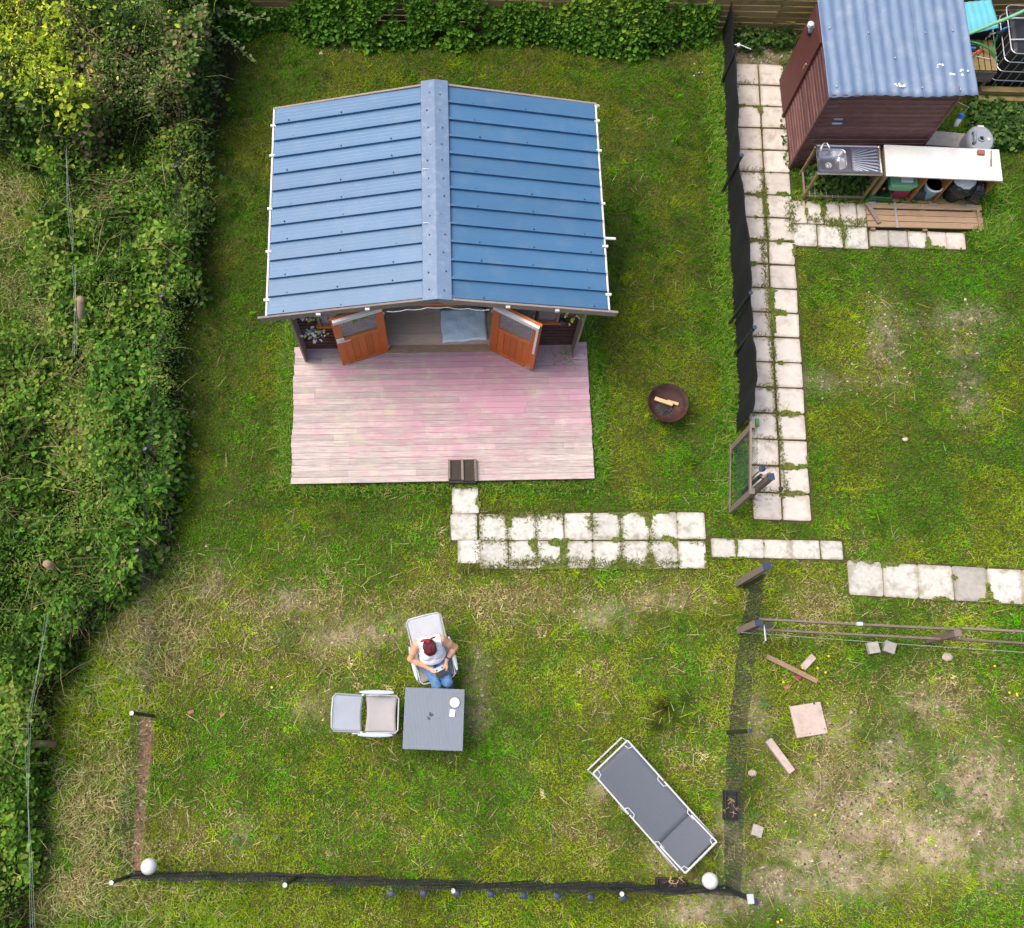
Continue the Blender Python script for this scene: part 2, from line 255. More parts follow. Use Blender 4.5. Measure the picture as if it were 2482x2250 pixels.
class MB:
    def __init__(s): s.v = []; s.f = []
    def add(s, vs, fs):
        n = len(s.v); s.v += [tuple(v) for v in vs]; s.f += [tuple(i + n for i in f) for f in fs]; return s
    def box(s, c, size, rz=0., mat=None):
        m = mat or (Matrix.Translation(Vector(c)) @ Matrix.Rotation(rz, 4, 'Z'))
        x, y, z = (d / 2 for d in size)
        vs = [m @ Vector(p) for p in ((-x, -y, -z), (x, -y, -z), (x, y, -z), (-x, y, -z), (-x, -y, z), (x, -y, z), (x, y, z), (-x, y, z))]
        return s.add(vs, [(0, 3, 2, 1), (4, 5, 6, 7), (0, 1, 5, 4), (1, 2, 6, 5), (2, 3, 7, 6), (3, 0, 4, 7)])
    def beam(s, p0, p1, w, h, up=(0, 0, 1)):
        p0, p1 = Vector(p0), Vector(p1); d = (p1 - p0); n = d.normalized(); up = Vector(up)
        if abs(n.dot(up)) > .98: up = Vector((0, 1, 0))
        sd = n.cross(up).normalized(); u2 = sd.cross(n)
        vs = [p + sd * (a * w / 2) + u2 * (b * h / 2) for p in (p0, p1) for a, b in ((-1, -1), (1, -1), (1, 1), (-1, 1))]
        return s.add(vs, [(0, 1, 2, 3), (7, 6, 5, 4), (0, 4, 5, 1), (1, 5, 6, 2), (2, 6, 7, 3), (3, 7, 4, 0)])
    def tube(s, pts, r, n=8, closed=False, cap=True):
        pts = [Vector(p) for p in pts]; N = len(pts); rs = r if isinstance(r, (list, tuple)) else [r] * N; rings = []
        prev = None
        for i, p in enumerate(pts):
            a = pts[(i - 1) % N] if (closed or i) else p; b = pts[(i + 1) % N] if (closed or i < N - 1) else p
            t = (b - a).normalized()
            ref = prev if prev is not None else (Vector((0, 0, 1)) if abs(t.z) < .9 else Vector((1, 0, 0)))
            u = (ref - t * ref.dot(t)).normalized(); w = t.cross(u); prev = u
            rings.append([p + (u * math.cos(k * 2 * math.pi / n) + w * math.sin(k * 2 * math.pi / n)) * rs[i] for k in range(n)])
        vs = [v for q in rings for v in q]; fs = []
        for i in range(N if closed else N - 1):
            j = (i + 1) % N
            for k in range(n): fs.append((i * n + k, i * n + (k + 1) % n, j * n + (k + 1) % n, j * n + k))
        if cap and not closed: fs += [tuple(range(n))[::-1], tuple((N - 1) * n + k for k in range(n))]
        return s.add(vs, fs)
    def lathe(s, prof, c=(0, 0, 0), n=24, mat=None, sx=1., sy=1.):
        m = mat or Matrix.Translation(Vector(c)); vs = []; fs = []
        for r, z in prof: vs += [m @ Vector((r * sx * math.cos(2 * math.pi * k / n), r * sy * math.sin(2 * math.pi * k / n), z)) for k in range(n)]
        for i in range(len(prof) - 1):
            for k in range(n): fs.append((i * n + k, i * n + (k + 1) % n, (i + 1) * n + (k + 1) % n, (i + 1) * n + k))
        if prof[0][0] > 1e-5: fs.append(tuple(range(n))[::-1])
        if prof[-1][0] > 1e-5: fs.append(tuple((len(prof) - 1) * n + k for k in range(n)))
        return s.add(vs, fs)
    def prism(s, poly, z0, z1, mat=None):
        m = mat or Matrix(); n = len(poly)
        vs = [m @ Vector((x, y, z0)) for x, y in poly] + [m @ Vector((x, y, z1)) for x, y in poly]
        return s.add(vs, [tuple(range(n))[::-1], tuple(range(n, 2 * n))] + [(i, (i + 1) % n, n + (i + 1) % n, n + i) for i in range(n)])
    def grid(s, nx, ny, fn):
        vs = [fn(i / nx, j / ny) for j in range(ny + 1) for i in range(nx + 1)]
        return s.add(vs, [(j * (nx + 1) + i, j * (nx + 1) + i + 1, (j + 1) * (nx + 1) + i + 1, (j + 1) * (nx + 1) + i) for j in range(ny) for i in range(nx)])
    def mesh(s, name, mat, smooth=False):
        me = bpy.data.meshes.new(name); me.from_pydata(s.v, [], s.f); me.materials.append(mat)
        if smooth: me.shade_smooth()
        me.update(); return me
    def build(s, name, mat, parent=None, smooth=False, bevel=0, local=False):
        """vertices are in world space (or the parent's space when local); the object takes its parent's frame"""
        if isinstance(mat, str): mat = M[mat]
        if parent is not None and not local:
            inv = wm(parent).inverted(); s.v = [tuple(inv @ Vector(v)) for v in s.v]
        o = bpy.data.objects.new(name, s.mesh(name, mat, smooth)); COL.objects.link(o)
        if parent is not None: o.parent = parent; WM[o.name] = wm(parent).copy()
        if bevel:
            b = o.modifiers.new('bevel', 'BEVEL'); b.width = bevel; b.segments = 2; b.limit_method = 'ANGLE'
        return o
def solo(mb, name, mat, label, cat, loc, group=None, smooth=False, bevel=0, rz=0.):
    """a thing that is one mesh, origin at its base"""
    if isinstance(mat, str): mat = M[mat]
    mw = Matrix.Translation(Vector(loc)) @ Matrix.Rotation(rz, 4, 'Z'); inv = mw.inverted(); mb.v = [tuple(inv @ Vector(v)) for v in mb.v]
    o = bpy.data.objects.new(name, mb.mesh(name, mat, smooth)); COL.objects.link(o); o.matrix_world = mw; WM[o.name] = mw
    if bevel:
        b = o.modifiers.new('bevel', 'BEVEL'); b.width = bevel; b.segments = 2; b.limit_method = 'ANGLE'
    return tag(o, label, cat, group)
UNIT = {}
def ubox(mat):
    """one unit box per material, shared by every board, slat and plank"""
    if mat not in UNIT: UNIT[mat] = MB().box((0, 0, 0), (1, 1, 1)).mesh('unit_board', M[mat])
    return UNIT[mat]
def board(name, parent, mat, p0, p1, w, h, up=(0, 0, 1)):
    p0, p1 = Vector(p0), Vector(p1); d = p1 - p0; x = d.normalized(); up = Vector(up); y = up.cross(x).normalized(); z = x.cross(y)
    R = Matrix((x, y, z)).transposed().to_4x4()
    return place(name, ubox(mat), parent, Matrix.Translation((p0 + p1) / 2) @ R @ Matrix.Diagonal((d.length, w, h, 1)))
def np_mesh(name, V, F, C, mat, kind=None, label=None, cat=None, parent=None, smooth=False, group=None):
    """big numpy meshes: V (n,3), F (m,3|4), C (n,3)"""
    me = bpy.data.meshes.new(name); k = F.shape[1]
    me.vertices.add(len(V)); me.vertices.foreach_set('co', V.astype(np.float32).ravel())
    me.loops.add(F.size); me.loops.foreach_set('vertex_index', F.astype(np.int32).ravel())
    me.polygons.add(len(F)); me.polygons.foreach_set('loop_start', np.arange(0, F.size, k, dtype=np.int32)); me.polygons.foreach_set('loop_total', np.full(len(F), k, dtype=np.int32))
    if smooth: me.polygons.foreach_set('use_smooth', np.ones(len(F), dtype=bool))
    me.update(calc_edges=True)
    if C is not None:
        a = me.color_attributes.new('Col', 'FLOAT_COLOR', 'POINT'); a.data.foreach_set('color', np.concatenate([C, np.ones((len(C), 1))], 1).astype(np.float32).ravel())
    me.materials.append(mat)
    o = bpy.data.objects.new(name, me); COL.objects.link(o)
    if parent is not None: o.parent = parent; o.matrix_local = wm(parent).inverted(); WM[o.name] = Matrix()
    tag(o, label, cat, group, kind); return o

# ------------------------------------------------------------------ plan rasters: what grows where
X0, X1, Y0, Y1, RES = -11., 13., -4.5, 16., .025
NX, NY = int((X1 - X0) / RES), int((Y1 - Y0) / RES)
gx, gy = np.meshgrid(X0 + (np.arange(NX) + .5) * RES, Y0 + (np.arange(NY) + .5) * RES)
def vnoise(scale, seed, oct=4, gain=.55):
    r = np.random.default_rng(seed); out = np.zeros((NY, NX)); amp = 1.; tot = 0
    for o in range(oct):
        s = scale / 2 ** o; nx, ny = int((X1 - X0) / s) + 3, int((Y1 - Y0) / s) + 3; g = r.random((ny, nx))
        fx, fy = (gx - X0) / s, (gy - Y0) / s; ix, iy = fx.astype(int), fy.astype(int); tx, ty = fx - ix, fy - iy
        tx = tx * tx * (3 - 2 * tx); ty = ty * ty * (3 - 2 * ty)
        out += amp * ((g[iy, ix] * (1 - tx) + g[iy, ix + 1] * tx) * (1 - ty) + (g[iy + 1, ix] * (1 - tx) + g[iy + 1, ix + 1] * tx) * ty); tot += amp; amp *= gain
    return out / tot
def poly_mask(pts, soft=0.):
    P = np.array([(p[0], p[1]) for p in pts]); ins = np.zeros((NY, NX), bool); n = len(P); j = n - 1
    for i in range(n):
        xi, yi = P[i]; xj, yj = P[j]
        if yi != yj: ins ^= ((gy < yi) != (gy < yj)) & (gx < (xj - xi) * (gy - yi) / (yj - yi) + xi)
        j = i
    m = ins.astype(float)
    if soft:
        k = max(1, int(soft / RES))
        for ax in (0, 1):
            c = np.cumsum(np.pad(m, [(k + 1, k) if a == ax else (0, 0) for a in (0, 1)], mode='edge'), axis=ax)
            m = (np.take(c, np.arange(2 * k + 1, c.shape[ax]), ax) - np.take(c, np.arange(0, c.shape[ax] - 2 * k - 1), ax)) / (2 * k + 1)
    return m
def spot(p, rx, ry, amp=1.): return amp * np.exp(-(((gx - p[0]) / rx) ** 2 + ((gy - p[1]) / ry) ** 2))
def look(A, x, y): return A[np.clip(((y - Y0) / RES).astype(int), 0, NY - 1), np.clip(((x - X0) / RES).astype(int), 0, NX - 1)]
N5 = vnoise(.35, 5, 3); N7 = vnoise(.5, 7, 4); N8 = vnoise(.13, 8, 3)
N1, N2, N3, N4 = vnoise(1.6, 1), vnoise(.7, 2), vnoise(.28, 3), vnoise(3.0, 4)
SLABTOP = np.zeros((NY, NX)); BLOCK = np.zeros((NY, NX))                       # where nothing may grow (deck, slabs, things standing on the ground)
def block(pts): 
    global BLOCK; BLOCK = np.maximum(BLOCK, poly_mask(pts))

# ------------------------------------------------------------------ paths of concrete slabs
SLABMESH = {}
def slab_mesh(mat, k):
    if (mat, k) not in SLABMESH:
        r = random.Random(k * 7 + len(mat)); pts = []
        for cx, cy in ((-1, -1), (1, -1), (1, 1), (-1, 1)):
            c = r.uniform(.02, .07); j = lambda: r.uniform(-.012, .012)
            a = (cx * .5, cy * (.5 - c)); b = (cx * (.5 - c), cy * .5)
            if cx * cy > 0: a, b = b, a
            pts += [(a[0] + j(), a[1] + j()), (b[0] + j(), b[1] + j())]
            if True:
                pass
        # order: corners counter-clockwise with two points each
        order = [1, 0, 2, 3, 5, 4, 6, 7]
        q = sorted(pts, key=lambda p: math.atan2(p[1], p[0]))
        mb = MB(); mb.prism([(x, y) for x, y in q], -.05, .016); mb2 = MB()
        top = [(x * .985, y * .985) for x, y in q]; n = len(q)
        vs = [(x, y, -.05) for x, y in q] + [(x, y, .012) for x, y in q] + [(x, y, .02) for x, y in top]
        fs = [tuple(range(n))[::-1], tuple(range(2 * n, 3 * n))] + [(i, (i + 1) % n, n + (i + 1) % n, n + i) for i in range(n)] + [(n + i, n + (i + 1) % n, 2 * n + (i + 1) % n, 2 * n + i) for i in range(n)]
        SLABMESH[(mat, k)] = MB().add(vs, fs).mesh('slab', M[mat])
    return SLABMESH[(mat, k)]
def path(name):
    o = bpy.data.objects.new(name, None); COL.objects.link(o); WM[o.name] = Matrix(); o['kind'] = 'structure'; return o
def slab(parent, c, sx, sy, rz, mat, grow=.01, cap=.05):
    z = rnd.uniform(-.026, -.012)
    o = place('slab', slab_mesh(mat, rnd.randint(0, 4)), parent, TRS((c[0], c[1], z), rz + rnd.uniform(-.012, .012), (sx - .012, sy - .012, 1), rnd.uniform(-.012, .012), rnd.uniform(-.012, .012)))
    i0, i1 = int((c[0] - .5 - X0) / RES), int((c[0] + .5 - X0) / RES); j0, j1 = int((c[1] - .5 - Y0) / RES), int((c[1] + .5 - Y0) / RES)
    i0, i1 = max(0, min(i0, NX)), max(0, min(i1, NX)); w = (slice(j0, j1), slice(i0, i1)); dx, dy = gx[w] - c[0], gy[w] - c[1]
    ca, sa = math.cos(rz), math.sin(rz); px, py = np.abs(dx * ca + dy * sa), np.abs(-dx * sa + dy * ca); dist = np.minimum(sx / 2 - px, sy / 2 - py)
    er = grow + np.clip((N5[w] - .60) * .55, -.04, cap)          # turf creeps over the slab edges by uneven amounts
    BLOCK[w] = np.maximum(BLOCK[w], (dist > er) * 1.); SLABTOP[w] = np.maximum(SLABTOP[w], (dist > -.01) * 1.)
    return o
# the path along the black windbreak
lane = path('garden_path')
ja, jb = C(355, 400), FP(1452, 1690); d = (jb - ja); nrow = 19; step = d.length / nrow; ang = math.atan2(d.y, d.x) + math.pi / 2
dn = d.normalized(); side = Vector((-dn.y, dn.x, 0))
for i in range(nrow):
    p = ja + dn * (step * (i + .5))
    for s in (1, -1):
        slab(lane, p + side * s * (.232 + rnd.uniform(0, .006)), .452, step - .012, ang, 'slab', .0)
# the spur in front of the outdoor kitchen
spur = path('kitchen_path')
for i in range(5): slab(spur, K(270 + 130 * i, 745 + 6 * i), .29, .46, -.03, 'slab')
for i, xx in enumerate((320, 518, 715)): slab(spur, K(xx, 925 + 10 * i), .435, .44, -.04, 'slabw')
for i, xx in enumerate((895, 1043, 1193, 1345, 1490)): slab(spur, K(xx, 950 + 5 * i), .335, .33, -.05, ('slabg', 'slabg', 'slabw', 'slab', 'slab')[i])
# the path to the deck
hp = path('house_path')
slab(hp, P_(232, 245), .44, .46, .03, 'slabw'); slab(hp, P_(225, 420), .44, .44, 0, 'slabw')
for i in range(8): slab(hp, P_(412 + 182 * i, 420 - 1.5 * i), .458, .452, 0, 'slabw', .015)
slab(hp, P_(260, 575), .38, .40, 0, 'slabw', .03)
for i in range(8): slab(hp, P_(418 + 182 * i, 596), .458, .452, 0, 'slabw', .03)
for xx, w in ((140, .40), (305, .45), (475, .45), (650, .46), (815, .36)): slab(hp, R_(xx, 125 + (xx - 140) * .02), w, .315, -.02, 'slabw', .0, .02)
# big slabs at the right edge
fp = path('field_path')
for i in range(6): slab(fp, R_(1027 + 218 * i, 315 + 12 * i), .555, .56, -.055, 'slabg' if i in (3,) else 'slabw', .015)

# ------------------------------------------------------------------ deck
DK = .15
deck = thing('deck', 'low timber deck of pale boards with worn pink stain in front of the summer house', 'deck', (-.175, 4.2, 0), math.radians(1.1))
dm = wm(deck); rows = 23; rw = 2.36 / rows
for r in range(rows):
    x = -2.43 + rnd.uniform(-.006, .006) + .008 * math.sin(r * .7); xe = 2.43 + rnd.uniform(-.006, .006)
    off = rnd.uniform(.3, 1.1); cuts = [x]; c = x + off
    while c < xe - .25: cuts.append(c); c += rnd.choice((1.08, 1.1, .72, 1.1))
    cuts.append(xe)
    for a, b in zip(cuts, cuts[1:]):
        place('board', ubox('deck'), deck, dm @ TRS(((a + b) / 2, .0 + rw * (r + .5), DK - .0125 + rnd.uniform(-.0012, .0012)), 0, (b - a - .0015, rw - .0035, .025)))
mb = MB()
for i in range(7): mb.box((-2.3 + i * .767, 1.18, .068), (.06, 2.3, .11))
mb.box((0, .04, .065), (4.8, .03, .112)); mb.build('joist', 'dark', deck, local=True)
block([dm @ Vector(p) for p in ((-2.40, .03, 0), (2.40, .03, 0), (2.40, 2.4, 0), (-2.40, 2.4, 0))])

# ------------------------------------------------------------------ summer house
HX, HY, HR = -.24, 6.52, math.radians(1.0)
house = thing('summer_house', 'timber summer house with blue ribbed metal roof and open orange double doors', 'summer house', (HX, HY, 0), HR)
hm = wm(house); W2, DEPTH, FZ, EZ, RZ = 2.2, 3.05, .16, 1.98, 2.5
block([hm @ Vector(p) for p in ((-2.2, -.1, 0), (2.2, -.1, 0), (2.2, 3.05, 0), (-2.2, 3.05, 0))])
def hb(name, x0, x1, y, z, mat='board', h=.118, th=.022): return place(name, ubox(mat), house, hm @ TRS(((x0 + x1) / 2, y, z), 0, (x1 - x0, th, h - .004), rx=math.radians(6)))
OPN0, OPN1 = -.86, .86
nb = 14
for i in range(nb):
    z = FZ + .06 + i * .118
    hb('wall_board', -W2, OPN0 - .05, 0, z); hb('wall_board', OPN1 + .05, W2, 0, z)
    hb('wall_board', -W2, W2, DEPTH, z)
    for s in (-1, 1): place('wall_board', ubox('board'), house, hm @ TRS((s * W2, DEPTH / 2, z), 0, (.022, DEPTH - .03, .114), ry=math.radians(5 * s)))
for y in (.005, DEPTH):
    MB().prism([(-W2, 1.84), (W2, 1.84), (W2, 1.93), (0, 2.40), (-W2, 1.93)], -.012, .012, Matrix.Translation((0, y, 0)) @ Matrix.Rotation(math.pi / 2, 4, 'X')).build('gable_board', 'board', house, local=True)
# trim that stands forward of the front wall at both corners, and its cover strip
for s in (-1, 1):
    MB().box((s * (W2 + .012), -.12, 1.0), (.03, .24, 1.68)).build('corner_wing', 'barge', house, local=True)
    MB().box((s * (W2 - .02), .03, 1.0), (.05, .03, 1.66)).build('corner_post', 'board', house, local=True)
    MB().box((s * .89, -.012, 1.02), (.06, .09, 1.7)).build('door_jamb', 'orange', house, local=True)
MB().box((0, -.012, 1.885), (1.84, .09, .05)).build('door_lintel', 'orange_h', house, local=True)
MB().box((0, -.05, FZ + .0), (1.72, .10, .05)).build('threshold', 'wood', house, local=True)
# floor planks inside, inner lining, shelf
for r in range(15):
    y = .03 + r * .195; c = -W2 + .03; cuts = [c]; c += rnd.uniform(.3, 1.2)
    while c < W2 - .3: cuts.append(c); c += 1.22
    cuts.append(W2 - .03)
    for a, b in zip(cuts, cuts[1:]): place('floor_plank', ubox('floorin'), house, hm @ TRS(((a + b) / 2, y + .0975, FZ), 0, (b - a - .002, .193, .02)))
MB().box((0, DEPTH / 2, .1), (2 * W2 - .05, DEPTH - .05, .08)).build('floor_base', 'dark', house, local=True)
# windows left and right of the doors
for s in (-1, 1):
    w = MB().box((s * 1.52, -.025, 1.55), (.70, .03, .74)).build('window', 'board', house, local=True)
    for dx in (-.33, 0, .33): MB().box((s * 1.52 + dx, -.05, 1.55), (.045, .03, .74)).build('frame', 'woodgrey' if dx else 'board', w, local=True)
    MB().box((s * 1.52, -.06, 1.18), (.78, .06, .035)).build('sill', 'orange_h', w, local=True)
    for dx in (-.165, .165): MB().box((s * 1.52 + dx, -.043, 1.55), (.28, .006, .66)).build('pane', 'glass', w, local=True)
# roof: twelve ribbed sheets on each slope
sl = (EZ - RZ) / 2.495
def sheet(s):
    prof = [(.006, 0), (-.006, .046), (.028, .046), (.044, 0)]
    for k in range(1, 4): prof += [(.048 + k * .06 - .006, 0), (.048 + k * .06, .0012), (.048 + k * .06 + .006, 0)]
    prof += [(.2985, 0)]
    n = len(prof); vs = []
    for x in (.02, 2.52):
        for dz in (0, -.012):
            vs += [(s * x, y, RZ + sl * x + z + dz) for y, z in prof]
    fs = [(i, i + 1, 2 * n + i + 1, 2 * n + i) for i in range(n - 1)] + [(n + i, 3 * n + i, 3 * n + i + 1, n + i + 1) for i in range(n - 1)]
    fs += [(2 * n + i, 2 * n + i + 1, 3 * n + i + 1, 3 * n + i) for i in range(n - 1)] + [(0, 2 * n, 3 * n, n), (n - 1, 2 * n - 1, 4 * n - 1, 3 * n - 1)]
    return MB().add(vs, fs).mesh('roof_sheet', M['roof'])
for s in (-1, 1):
    me = sheet(s)
    sc = MB()
    for k in range(12):
        y = -.235 + k * .2965
        place('roof_sheet', me, house, hm @ Matrix.Translation((0, y, 0)))
        for q, x in enumerate((.62, 1.42, 2.25)):
            if rnd.random() < .82: sc.lathe([(.013, 0), (.013, .010), (.006, .016), (0, .017)], (s * (x + rnd.uniform(-.06, .06)), y + .024, RZ + sl * x + .042 - .002), 6)
    o = sc.build('screw', 'navy', house, local=True); o['kind'] = 'stuff'
    # gutter line of white plastic with brackets
    g = MB()
    g.tube([(s * 2.545, -.25, EZ - .035), (s * 2.545, 3.34, EZ - .035)], .018, 8); g = g.build('gutter', 'white_pl', house, local=True)
    for y in (.02, .82, 1.55, 2.48, 3.02): MB().box((s * 2.545, y, EZ - .01), (.085, .035, .03)).build('gutter_bracket', 'white_pl', g, local=True)
    if s > 0:
        MB().tube([(2.55, .98, EZ - .05), (2.72, .98, EZ - .07)], .022, 8).build('outlet_stub', 'white_pl', g, local=True)
        MB().tube([(2.55, 3.30, EZ - .05), (2.60, 3.36, EZ - .10), (2.5, 3.36, EZ - .3)], .03, 8).build('downpipe', 'white_pl', g, local=True)
    # bargeboards, front and back
    MB().beam((s * 2.66, -.262, EZ - .075), (0, -.262, RZ - .03), .032, .13).build('bargeboard', 'barge', house, local=True)
    MB().beam((s * 2.55, 3.345, EZ - .075), (0, 3.345, RZ - .03), .03, .12).build('bargeboard', 'barge', house, local=True)
    for x in (1.02, 1.75): MB().box((s * x, -.29, RZ + sl * x - .02), (.065, .05, .05)).build('clip_light', 'steeldull', house, local=True)
    MB().box((s * W2, .6, EZ - .08), (.05, .05, .03)).build('rafter_foot', 'barge', house, local=True)
for i, (y0, y1) in enumerate(((-.285, .96), (.93, 1.86), (1.83, 3.39))):
    mb = MB(); lift = .002 * (i % 2)
    for s in (-1, 1):
        q = [(0, RZ + .058 + lift), (.205, RZ + .058 + lift + sl * .205), (.212, RZ + .035 + sl * .21), (0, RZ + .036 + lift)]
        vs = [(s * x, y, z) for y in (y0, y1) for x, z in q]
        mb.add(vs, [(0, 1, 5, 4), (1, 2, 6, 5), (2, 3, 7, 6), (0, 3, 2, 1), (4, 5, 6, 7)])
    cap = mb.build('ridge_cap', 'cap', house, local=True)
    sc = MB()
    yy = y0 + .14
    while yy < y1 - .05:
        for s in (-1, 1): sc.lathe([(.014, 0), (.014, .008), (0, .014)], (s * .1 + rnd.uniform(-.03, .03), yy + rnd.uniform(-.02, .02), RZ + .057 + sl * .1), 6)
        yy += .295
    o = sc.build('screw', 'navy', cap, local=True); o['kind'] = 'stuff'
    if i: MB().box((.0, 0, 0), (.1, .1, .1), mat=Matrix.Translation((-.1, y0 + .004, RZ + .0615 + sl * .1)) @ Matrix.Rotation(-sl, 4, 'Y') @ Matrix.Diagonal((1.9, .09, .02, 1))).build('sealant_bead', 'white_pl', cap, local=True)
# string of wire under the front gable
MB().tube([(-.75 + i * .1, -.30, 2.17 + .16 * (1 - abs(-.75 + i * .1) / .9) - .05 * math.sin(i * 1.05) ** 2) for i in range(16)], .006, 6).build('cable', 'white_pl', house, local=True)
# the doors
def door(hx, ang, hinge_side, label):
    """hinge at local x, swung out; the inner face with its boards looks south"""
    d = bpy.data.objects.new('door', None); COL.objects.link(d); d.parent = house
    ml = Matrix.Translation((hx, -.06, FZ + .01)) @ Matrix.Rotation(ang, 4, 'Z'); d.matrix_local = ml; WM[d.name] = hm @ ml
    d['label'] = label
    w, h, t = .80, 1.77, .042; f = hinge_side        # f = +1: face toward local -y is the one seen
    def bx(n, m, x0, x1, z0, z1, y=0, th=t): return MB().box(((x0 + x1) / 2, y, (z0 + z1) / 2), (x1 - x0, th, z1 - z0)).build(n, m, d, local=True)
    bx('stile', 'orange', 0, .12, 0, h); bx('stile', 'orange', w - .12, w, 0, h)
    bx('top_rail', 'orange_h', .12, w - .12, h - .12, h); bx('mid_rail', 'orange_h', .12, w - .12, .93, 1.01, 0, t + .012); bx('bottom_rail', 'orange_h', .12, w - .12, 0, .07, 0, t + .006)
    for k in range(5): bx('panel_board', 'orange', .12 + k * .112 + .002, .12 + (k + 1) * .112 - .002, .07, .93, .004 * (k % 2) * f, .026)
    bx('pane', 'glass', .12, w - .12, 1.01, h - .12, 0, .006)
    sy = -f * (t / 2 + .012)
    for zz in (h - .03, h - .085): bx('draught_strip', 'white_pl', .02, w - .02, zz - .018, zz + .018, sy - f * .012, .046)
    bx('strip_groove', 'steeldull', .02, w - .02, h - .07, h - .045, sy, .014)
    if f < 0:
        hx_ = w - .07
        bx('lock_plate', 'white_pl', hx_ - .06, hx_ + .06, .94, 1.06, sy, .02)
        MB().tube([(hx_, sy, 1.0), (hx_, sy * 1.9, 1.0), (hx_ - .16, sy * 1.9, .99)], .011, 6).build('handle', 'steel', d, local=True)
    else:
        bx('draught_strip', 'white_pl', w - .055, w - .022, .75, h - .1, sy - f * .008, .036)
    MB().box((w - .09, sy, .06), (.09, .02, .02)).build('bolt', 'steel', d, local=True)
    for zz in (.2, h - .3): MB().tube([(-.012, sy * .8, zz), (-.012, sy * .8, zz + .09)], .012, 6).build('hinge', 'steeldull', d, local=True)
    return d
# left door swings out and back to the left, right door mirrored
dl = door(-.84, math.radians(180 + 17), -1, 'left leaf of orange double door with lever handle and white draught strips')
dr = door(.84, math.radians(-29), 1, 'right leaf of orange double door with white draught strip down its edge')

# ------------------------------------------------------------------ small things on and around the summer house
q = [B(990, 1275, .185), B(1222, 1262, .185), B(1234, 1428, .185), B(1003, 1446, .185)]
def sheetfn(u, v):
    p = (q[3] * (1 - u) + q[2] * u) * (1 - v) + (q[0] * (1 - u) + q[1] * u) * v
    return p + Vector((.008 * math.sin(v * 9), .008 * math.sin(u * 11), .014 * abs(math.sin(u * 7 + v * 5) * math.sin(v * 9 - u * 3)) + .006 * rnd.random()))
mb = MB().grid(16, 12, sheetfn)
o = solo(mb, 'floor_mat', 'mat', 'crumpled pale blue sheet lying on the floor inside the open doors', 'mat', q[3], smooth=True)
m = o.modifiers.new('thick', 'SOLIDIFY'); m.thickness = .004
# dark round lamp and flower pots on the front wall
def hw(x, y, z): return hm @ Vector((x, y, z))
solo(MB().lathe([(.0, 0), (.075, 0), (.08, .02), (.07, .05), (.0, .055)], mat=hm @ Matrix.Translation((1.93, -.02, 1.15)) @ Matrix.Rotation(math.pi / 2, 4, 'X'), n=20), 'wall_clock', 'black_pl', 'round black clock on the front wall right of the doors', 'clock', hw(1.93, -.02, 1.1))
def leaf_cluster(name, parent, c, n, spread, size, cols, mat='leaf', seed=1, up=.5):
    r = np.random.default_rng(seed); c = np.array(c); P = c + r.normal(0, 1, (n, 3)) * np.array(spread)
    return leaves(name, P, size, cols, r, tilt=1 - up, parent=parent, mat=mat)
def leaves(name, P, size, cols, r, tilt=.6, parent=None, mat='leaf', aspect=.62, kind=None, label=None, cat=None, az=None, fold=.25):
    """six-point leaves with a folded midrib; P tips from a stalk point"""
    n = len(P); sz = size * r.uniform(.65, 1.3, n) if np.isscalar(size) else size
    az = r.uniform(0, 2 * math.pi, n) if az is None else az
    pitch = r.normal(0, tilt, n); roll = r.normal(0, tilt, n)
    fx = np.stack([np.cos(az) * np.cos(pitch), np.sin(az) * np.cos(pitch), -np.sin(pitch)], 1)
    sx = np.stack([-np.sin(az), np.cos(az), np.zeros(n)], 1); up = np.cross(fx, sx)
    sx2 = sx * np.cos(roll)[:, None] + up * np.sin(roll)[:, None]; up2 = np.cross(fx, sx2)
    w = sz * aspect * .5
    loc = [(0, 0, 0), (.28, 1, fold), (.68, .8, fold * .8), (1, 0, -.12), (.68, -.8, fold * .8), (.28, -1, fold)]
    V = np.stack([P + fx * (sz * a)[:, None] + sx2 * (w * b)[:, None] + up2 * (w * c)[:, None] for a, b, c in loc], 1)
    base = np.arange(n)[:, None] * 6
    F = np.concatenate([base + np.array(t) for t in ((0, 3, 2), (0, 2, 1), (0, 4, 3), (0, 5, 4))], 0)
    Cc = np.repeat(cols[:, None, :], 6, 1)
    return np_mesh(name, V.reshape(-1, 3), F, Cc.reshape(-1, 3), M[mat], kind, label, cat, parent)
def mixcols(n, pal, r, jit=.18):
    pal = np.array(pal); c = pal[r.integers(0, len(pal), n)] * r.uniform(1 - jit, 1 + jit, (n, 1)); return c
LIME = [(.30, .38, .05), (.38, .42, .07), (.20, .30, .04)]; WHITEP = [(.75, .75, .76), (.62, .64, .68)]
def wall_plant(x, z, label, lime, white, seed):
    t = thing('wall_planter', label, 'plant', hw(x, -.10, z - .1))
    MB().lathe([(.045, 0), (.06, .10), (.062, .105), (.05, .1)], hw(x, -.10, z - .1), 12).build('pot', 'black_pl', t)
    r = np.random.default_rng(seed)
    if lime: leaf_cluster('foliage', t, hw(x + .02, -.14, z + .10), lime, (.09, .05, .06), .075, mixcols(lime, LIME, r), seed=seed)
    if white: leaf_cluster('blossom', t, hw(x - .04, -.14, z + .05), white, (.07, .05, .06), .06, mixcols(white, WHITEP, r), 'petal', seed + 1)
    MB().tube([hw(x, -.1, z), hw(x + .02, -.13, z + .08), hw(x - .08, -.14, z + .16), hw(x - .2, -.13, z + .14)], .004, 5).build('stem', 'hosepale', t)
wall_plant(-1.92, 1.0, 'white flowers in a small black pot on the wall left of the doors', 10, 46, 21)
wall_plant(-1.38, 1.55, 'lime green leafy plant hanging by the left window of the summer house', 40, 8, 22)
